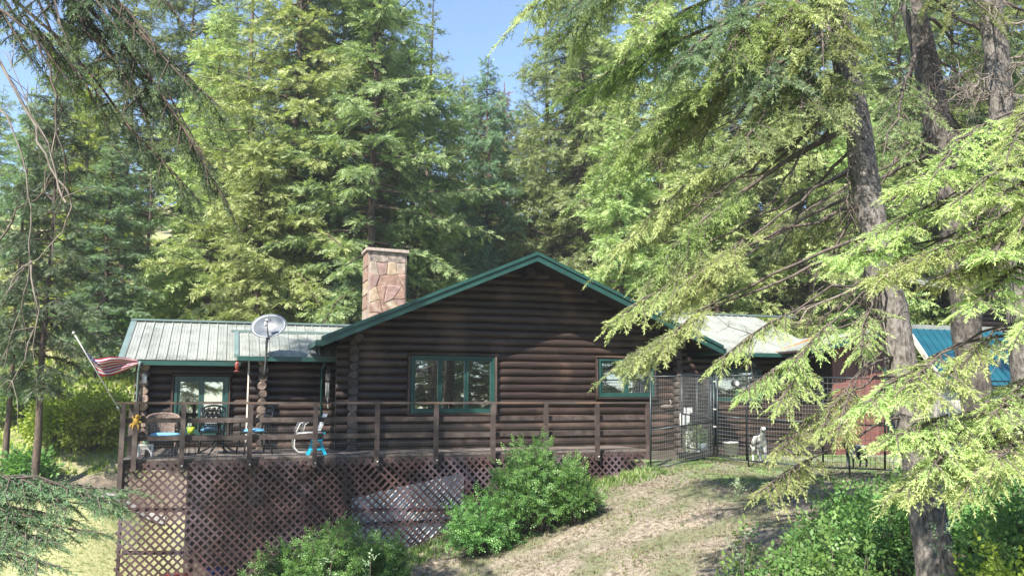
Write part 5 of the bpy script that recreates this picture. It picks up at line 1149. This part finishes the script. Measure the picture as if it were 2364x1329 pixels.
# bright spruce at the right edge: trunk just outside the frame
TD = [at(2500, 1700, 7.8), at(2490, 900, 8.1), at(2480, 300, 8.6), at(2470, -300, 9.4), at(2460, -700, 10.2)]
D4 = near_tree('bright_spruce', 'bright yellow-green spruce whose drooping boughs fill the right edge', TD, [.16, .14, .11, .07, .02])
def onD(py):
    Ys = [1700, 900, 300, -300, -700]; k = max(i for i in range(4) if Ys[i] >= py); t_ = (Ys[k]-py)/(Ys[k]-Ys[k+1]); return TD[k]*(1-t_)+TD[k+1]*t_
L4 = [(2170, 640, 7.5, 440, .3), (2255, 700, 7.2, 480, .3), (2100, 520, 7.6, 400, .35), (2085, 425, 7.6, 300, .25), (2160, 400, 7.4, 260, .25), (2240, 370, 7.8, 200, .25), (2330, 350, 7.2, 220, .2), (2200, 470, 7.0, 330, .25), (2290, 450, 7.1, 320, .2), (1945, 590, 7.8, 420, .45), (1990, 560, 7.7, 400, .4), (2040, 640, 7.4, 440, .35), (2110, 600, 7.3, 420, .3), (2180, 560, 7.5, 380, .3),
      (2300, 580, 7.0, 420, .2), (2360, 520, 6.9, 400, .1),
      (2000, 930, 7.2, 700, .4), (2060, 1010, 7.0, 740, .35), (2075, 1130, 6.9, 800, .4), (2150, 1080, 6.8, 780, .3), (2150, 920, 7.0, 700, .3), (2230, 1130, 6.7, 820, .3), (2300, 1060, 6.6, 780, .25), (2290, 960, 6.9, 730, .2), (2130, 1010, 7.2, 740, .3), (2080, 900, 7.2, 690, .3), (2360, 760, 6.8, 600, .15)]
for k, (px, py, d, sy, f0) in enumerate(L4):
    bough(D4, onD(py-150), at(px, py, d), L_SPR, T_NEED, 420+k, arch=.10, r0=.016, f0=.76 if px < 2100 else max(f0+.2, .5), nsub=22, sub=.31, sl=.145, ss=.016, droop=.3, tipb=.25, wob=.08)
# fir at the left, trunk outside the frame; boughs cross the upper left corner
TE = [at(-420, 1900, 8.0), at(-400, 1000, 8.5), at(-380, 200, 9.2), at(-360, -500, 10.2), at(-340, -1400, 12)]
E5 = near_tree('overhanging_fir', 'dark fir outside the left edge whose boughs cross the upper left corner', TE, [.30, .27, .22, .15, .03])
def onE(py):
    Ys = [1900, 1000, 200, -500, -1400]; k = max(i for i in range(4) if Ys[i] >= py); t_ = (Ys[k]-py)/(Ys[k]-Ys[k+1]); return TE[k]*(1-t_)+TE[k+1]*t_
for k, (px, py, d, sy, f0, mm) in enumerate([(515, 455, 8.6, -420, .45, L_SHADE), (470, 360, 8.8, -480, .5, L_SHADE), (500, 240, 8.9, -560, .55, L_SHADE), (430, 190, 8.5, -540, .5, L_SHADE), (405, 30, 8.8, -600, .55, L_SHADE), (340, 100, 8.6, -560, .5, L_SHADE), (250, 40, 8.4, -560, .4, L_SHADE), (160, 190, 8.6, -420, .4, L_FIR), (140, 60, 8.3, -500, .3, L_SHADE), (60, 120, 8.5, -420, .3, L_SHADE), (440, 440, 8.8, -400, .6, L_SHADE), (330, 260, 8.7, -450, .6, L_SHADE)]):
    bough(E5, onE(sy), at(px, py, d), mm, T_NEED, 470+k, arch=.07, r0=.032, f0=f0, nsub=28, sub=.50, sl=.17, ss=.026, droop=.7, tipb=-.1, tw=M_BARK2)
for k in range(16):  # unseen upper boughs, added to shade the slope and gable wall
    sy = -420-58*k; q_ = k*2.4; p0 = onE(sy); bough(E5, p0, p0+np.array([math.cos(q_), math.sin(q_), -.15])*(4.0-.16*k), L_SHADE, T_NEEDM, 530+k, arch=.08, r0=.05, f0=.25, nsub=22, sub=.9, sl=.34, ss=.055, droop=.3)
for k, (px, py, d, sy, f0) in enumerate([(285, 1120, 9.2, 900, .45), (240, 1165, 8.9, 960, .4), (200, 1215, 8.7, 1000, .4), (120, 1240, 8.4, 1040, .35), (60, 1180, 8.6, 960, .3), (170, 1130, 9.2, 900, .35), (110, 1290, 8.2, 1080, .4), (265, 1150, 9.0, 930, .5), (150, 1185, 8.8, 960, .4), (60, 1225, 8.5, 1010, .35), (20, 1260, 8.2, 1050, .3)]):
    bough(E5, onE(max(py-70, 1001)), at(px, py+10, d), L_BSPR, T_NEED, 490+k, arch=.02, r0=.016, f0=max(f0, .45), nsub=26, sub=.36, sl=.14, ss=.018, droop=.25, tipb=.1)
tw = [[(0, 20), (60, 60), (110, 150), (130, 260), (150, 400), (135, 500)], [(-20, 120), (30, 190), (80, 290), (120, 390), (165, 450), (145, 540), (90, 600), (20, 650)], [(-10, 240), (20, 270), (60, 400), (75, 520), (65, 650), (40, 740), (0, 830)], [(80, -10), (140, 110), (200, 200), (260, 330), (330, 420)], [(-10, 390), (20, 440), (40, 520), (10, 620), (5, 760)], [(150, 470), (130, 430), (110, 330), (60, 230), (20, 120)], [(70, 600), (85, 720), (60, 830), (20, 900)], [(230, 190), (240, 260), (235, 330), (220, 420)], [(0, 560), (40, 490), (100, 440), (125, 360), (130, 300)], [(-5, 160), (90, 100), (170, 60)], [(40, 330), (60, 470), (100, 560), (95, 680), (70, 760)]]
tw = [tw[i] for i in (0, 1, 2, 3, 5, 6, 8)]
for k, pl_ in enumerate(tw):
    P = [at(x_+rng.uniform(-3, 3), y_, 8.2+.25*(k % 4)) for x_, y_ in pl_]
    Q = []
    for i in range(len(P)-1):
        for t_ in (0, .33, .66): Q.append(P[i]*(1-t_)+P[i+1]*t_+rng.normal(scale=.012, size=3))
    Q.append(P[-1]); wd = MB(); wd.tube(Q, np.linspace(.016 if k in (0, 1, 3) else .011, .003, len(Q)), 6, False)
    for j in range(9):
        i = rng.integers(1, len(Q)-1); d = nrm(Q[i+1]-Q[i-1]+rng.normal(scale=.09, size=3)); l = rng.uniform(.15, .5); wd.tube([Q[i], Q[i]+d*l*.5+[0, 0, .02], Q[i]+d*l+[rng.uniform(-.08, .08), 0, -.25*l]], [.006, .004, .0015], 3, False)
    wd.build('bare_branch', M_DEAD if k % 3 else M_TWIG, E5)
# ---------------------------------------------------------------- shrubs
def shrub(px, py, d, wdt, hgt, n, label, m=L_ROSE, tm=T_LEAF, sl=.15, ss=.075, ts=.075, seed=0, name='shrub', group=None, base=None, lean=(0, 0), tl=.30, cat='shrub', stem=M_TWIG, snap=True, ytop=None):
    rg = np.random.default_rng(seed+900); p = at(px, py, d)
    if snap: p[2] = hz(p[0], p[1])
    if ytop: hgt = max(.4, at(px, ytop, d)[2]-p[2])
    o = thing(name, label, cat, p, group); f = Fol(); wd = MB()
    for i in range(n):
        a = i*2.39996; q = math.sqrt((i+.5)/n); r_ = q*wdt/2*rg.uniform(.8, 1.1); zz = hgt*math.sqrt(max(0.05, 1-q*q*.9))*rg.uniform(.72, 1.12)
        s0 = p+np.array([math.cos(a)*r_*.25, math.sin(a)*r_*.25, 0]); e = p+np.array([math.cos(a)*r_+lean[0]*zz, math.sin(a)*r_*.8+lean[1]*zz, zz])
        limb(f, wd, s0, e, arch=.16, r0=.012, tl=tl, ts=ts, sl=sl, ss=ss, f0=.30, droop=.28, rg=rg, n=4, vs_=.5, ang=(45, 95))
    wd.build('stems', stem, o); f.build('leaves', tm, m, o, seed, roll=2.2); return o
shrub(1240, 1175, 16.2, 2.25, 1.45, 74, 'tall arching green shrub in front of the deck rail', seed=1, ytop=1030)
shrub(1325, 1150, 16.0, 1.1, .9, 30, 'right-hand drooping lobe of green shrub beside the grassy slope', seed=2, ytop=1075)
shrub(1115, 1215, 15.8, 1.6, 1.2, 52, 'low green shrub at the lower left foot of the tall arching shrub', seed=3, ytop=1150)
shrub(770, 1390, 14.2, 2.3, 1.9, 66, 'spreading green shrub at the bottom against the lattice', seed=4, ytop=1222)
shrub(630, 1450, 14.2, 1.3, 1.7, 36, 'green shrub at the bottom left of the spreading lattice shrub', seed=5, ytop=1280)
shrub(890, 1330, 14.8, 1.0, 1.0, 34, 'bushy green shrub at the right foot of the lattice', seed=6, ytop=1245)
UL = ['leafy undergrowth bush %s' % s for s in ('beneath the hanging fir boughs', 'between the dry slope and the leaning trunk', 'left of the leaning trunk base', 'close behind the leaning trunk', 'in deep shade right of the leaning trunk', 'under the bright spruce boughs', 'at the shaded lower right edge', 'tucked behind the darkest undergrowth')]
for k, (px, py, d, w_, h_) in enumerate([(1970, 1200, 12.2, 1.2, 1130), (1890, 1260, 11.3, 1.0, 1215), (2050, 1290, 10.6, 1.3, 1150), (2230, 1230, 12.0, 2.0, 1075), (2350, 1260, 11.2, 1.6, 1085), (2310, 1330, 10.4, 1.5, 1150), (2390, 1330, 9.0, 1.4, 1150), (2110, 1200, 12.6, 1.4, 1105)]):
    shrub(px, py, d, w_, 1, 32, UL[k], ytop=h_, m=[L_UND, L_ROSE][k % 2], tm=T_LEAFS, sl=.15, seed=20+k, name='bush', cat='bush', ts=.115, ss=.095)
LL = ['light green leafy bush %s' % s for s in ('at the bottom edge nearest the dry grass', 'at the bottom edge left of the leaning trunk', 'at the bottom just left of the leaning trunk base', 'sunlit at the bottom right corner', 'at the bottom edge right of the leaning trunk', 'rising between two bottom edge bushes')]
for k, (px, py, d, w_, h_) in enumerate([(1710, 1400, 8.4, .8, 1270), (1830, 1400, 8.2, 1.0, 1250), (1950, 1400, 8.0, .9, 1240), (2330, 1400, 7.2, .9, 1255), (2275, 1400, 7.8, .8, 1265), (1920, 1400, 9.0, 1.2, 1225)]):
    shrub(px, py, d, w_, 1, 30, LL[k], ytop=h_, m=[L_UND, L_ROSE][k % 2] if k != 3 else L_YEL, tm=T_LEAFS, sl=.13, seed=30+k, name='bush', cat='bush', ts=.11, ss=.09)
sp_l = ['thin pale-leaved sapling against the dry grass slope', 'wispy twig sapling with whitish leaves at the bottom centre', 'tall thin shoot with round leaves right of the wispy sapling', 'slim sapling with light leaves right of the leaning trunk']
for k, (px, py, d, top_) in enumerate([(1730, 1400, 8.0, (1705, 1125)), (760, 1440, 10.0, (768, 1275)), (850, 1440, 10, (856, 1285)), (2170, 1420, 8.6, (2185, 1130))]):
    p = at(px, py, d); p[2] = hz(p[0], p[1]); e = at(*top_, d); o = thing('sapling', sp_l[k], 'sapling', p); f = Fol(); wd = MB(); rg = np.random.default_rng(60+k)
    limb(f, wd, p, e, arch=.0, r0=.007, tl=.17, ts=.15, sl=.085, ss=.09, f0=.4, droop=-.2, rg=rg); wd.build('stem', M_TWIG, o); f.build('leaves', T_LEAFS, L_PALE, o, k, roll=1.5)
# bushes on the bank at left and behind the roofs
BL = [(210, 1025, 29.6, 2.3, 1.7, 'round sunlit yellow-green bush on the bank left of the deck', L_YEL), (135, 1030, 29.8, 2.2, 1.5, 'pale green bush on the bank between two fir trunks', L_YEL), (262, 1000, 31.5, 2.2, 1.1, 'low bright bush at the top of the bank beside the flag pole', L_YEL), (55, 1060, 31, 2.6, 1.8, 'green bush at the left edge behind the fir trunks', L_UND), (60, 1105, 27.4, 1.2, .6, 'small leafy clump at the foot of the left fir trunks', L_UND), (300, 960, 42, 3.5, 2.6, 'dark leafy bush behind the flag', L_UND),
      (430, 760, 40, 3.2, 3.4, 'golden-green broadleaf bush just above the left roof ridge', L_YEL), (640, 740, 40, 3.0, 3.0, 'bright broadleaf bush behind the satellite dish', L_YEL), (1150, 700, 42, 3.2, 2.4, 'pale sunlit bush behind the left slope of the gable', L_YEL), (1760, 760, 38, 3.0, 2.6, 'yellow-green bush behind the right wing ridge', L_YEL)]
for k, (px, py, d, w_, h_, lb, mm) in enumerate(BL): shrub(px, py, d, w_, h_, 44, lb, m=mm, tm=T_LEAFS, sl=.36, ss=.24, ts=.21, tl=.6, seed=40+k, name='bush', cat='bush')
# ---------------------------------------------------------------- grass
def grass(name, n, xr_, yr__, mask, sz, m, seed):
    rg = np.random.default_rng(seed); x_ = rg.uniform(*xr_, n); y_ = rg.uniform(*yr__, n); k = mask(x_, y_, rg.uniform(0, 1, n)); x_, y_ = x_[k], y_[k]; z_ = h(x_, y_)-.01
    f = Fol(); n = len(x_); f.add(np.stack([x_, y_, z_], 1), np.tile([1., 0, 0], (n, 1)), rg.uniform(*sz, n), rg.uniform(0, 1, n)); o = f.build(name, T_BLADE, m, None, seed, upright=True, kind='stuff'); return o
def patch(x_, y_): return .5+.5*np.sin(x_*1.9+np.sin(y_*1.7)*1.3)*np.cos(y_*1.4+x_*.6)
hillm = lambda x_, y_: (x_ > 1.0) & ((y_ < -.15))
grass('dry_grass', 36000, (1, 15), (-12.5, -.1), lambda x_, y_, u: hillm(x_, y_) & (u > .18*patch(x_, y_)), (.035, .085), L_DRY, 1)
grass('green_grass', 22000, (1, 15), (-12.5, 2.5), lambda x_, y_, u: (u < patch(x_, y_)**3*.8+.5*((x_ > 9) & (y_ > -4.5))) & ((y_ < -.15) | (x_ > 10)), (.04, .10), L_GRN, 2)
grass('lawn_grass', 14000, (-13, -1.9), (-2, 12.3), lambda x_, y_, u: u < 1, (.04, .08), L_GRN, 3)
grass('tall_grass', 9000, (-16, -2), (14.2, 26), lambda x_, y_, u: u < .8, (.12, .3), L_YEL, 4)
grass('forest_floor_plants', 26000, (-30, 50), (16, 62), lambda x_, y_, u: u < .8, (.25, .6), L_YEL, 5)
grass('shrub_foot_grass', 2500, (2.5, 9), (-2.2, -.1), lambda x_, y_, u: u < 1.3-abs(y_), (.08, .22), L_GRN, 6)
def litter(name, n, xr_, yr__, sz, m, seed):
    rg = np.random.default_rng(seed); x_ = rg.uniform(*xr_, n); y_ = rg.uniform(*yr__, n); a = rg.uniform(0, 6.28, n); f = Fol()
    f.add(np.stack([x_, y_, h(x_, y_)+.012], 1), np.stack([np.cos(a), np.sin(a), rg.normal(scale=.1, size=n)], 1), rg.uniform(*sz, n), rg.uniform(0, 1, n)); f.build(name, [np.array([[0, -.04, .0], [0, .04, .0], [1, .03, .05], [0, -.04, 0], [1, .03, .05], [.9, -.05, .03]])], m, None, seed, kind='stuff')
L_LIT = leafmat('litter_brown', (.045, .03, .022), (.16, .115, .085), trans=.0, rough=.9)
litter('fallen_twigs', 9000, (1, 15), (-12.5, -.1), (.04, .16), L_LIT, 31)
litter('fir_cones', 500, (2, 15), (-11, -.3), (.05, .06), L_LIT, 32)
def roof_litter(name, n, a, b_, c_, sd):      # a..b along the eave, c above a at the ridge
    rg = np.random.default_rng(sd); u = rg.uniform(0, 1, n)[:, None]; v = (rg.uniform(0, 1, n)**2.2)[:, None]; a, b_, c_ = (np.array(q, float) for q in (a, b_, c_))
    P = a+(b_-a)*u+(c_-a)*v; P[:, 2] += .035; t = rg.uniform(0, 6.28, n); sl = (c_-a)/np.linalg.norm(c_-a); al = (b_-a)/np.linalg.norm(b_-a); f = Fol()
    f.add(P, al*np.cos(t)[:, None]+sl*np.sin(t)[:, None], rg.uniform(.015, .05, n), rg.uniform(0, .9, n)); f.build(name, [np.array([[0, -.12, .0], [0, .12, .0], [1, .0, .05]])], L_LIT, None, sd, kind='stuff')
roof_litter('roof_needles', 900, (wx0+.1, YW-.5, ez), (ex1, YW-.5, ez), (wx0+.1, yr_, rz_), 51)
roof_litter('roof_needles', 350, (be0, YE-.5, bez), (be1-.3, YE-.5, bez), (be0, bu_y, buz), 52)
roof_litter('roof_needles', 900, (rx0, YT-.5, rez), (rx1, YT-.5, rez), (rx0, ryr, rrz), 53)
print('TRIS', TRIS, flush=True)
# ---------------------------------------------------------------- thin haze paling the far trees, added also to lift dark tones
hb = MB().box(-262, 262, -82, 402, -8, 62).build('haze', None, None); hb['kind'] = 'stuff'
hm = bpy.data.materials.new('thin_haze'); hm.use_nodes = True; nt = hm.node_tree; nt.nodes.clear()
pv_ = N(nt, 'ShaderNodeVolumePrincipled'); pv_.inputs['Color'].default_value = (.95, .97, 1, 1); pv_.inputs['Density'].default_value = .0007; pv_.inputs['Anisotropy'].default_value = .2
oo = N(nt, 'ShaderNodeOutputMaterial'); nt.links.new(pv_.outputs[0], oo.inputs['Volume']); hb.data.materials.clear(); hb.data.materials.append(hm)
cy.volume_bounces = 0; cy.volume_max_steps = 64
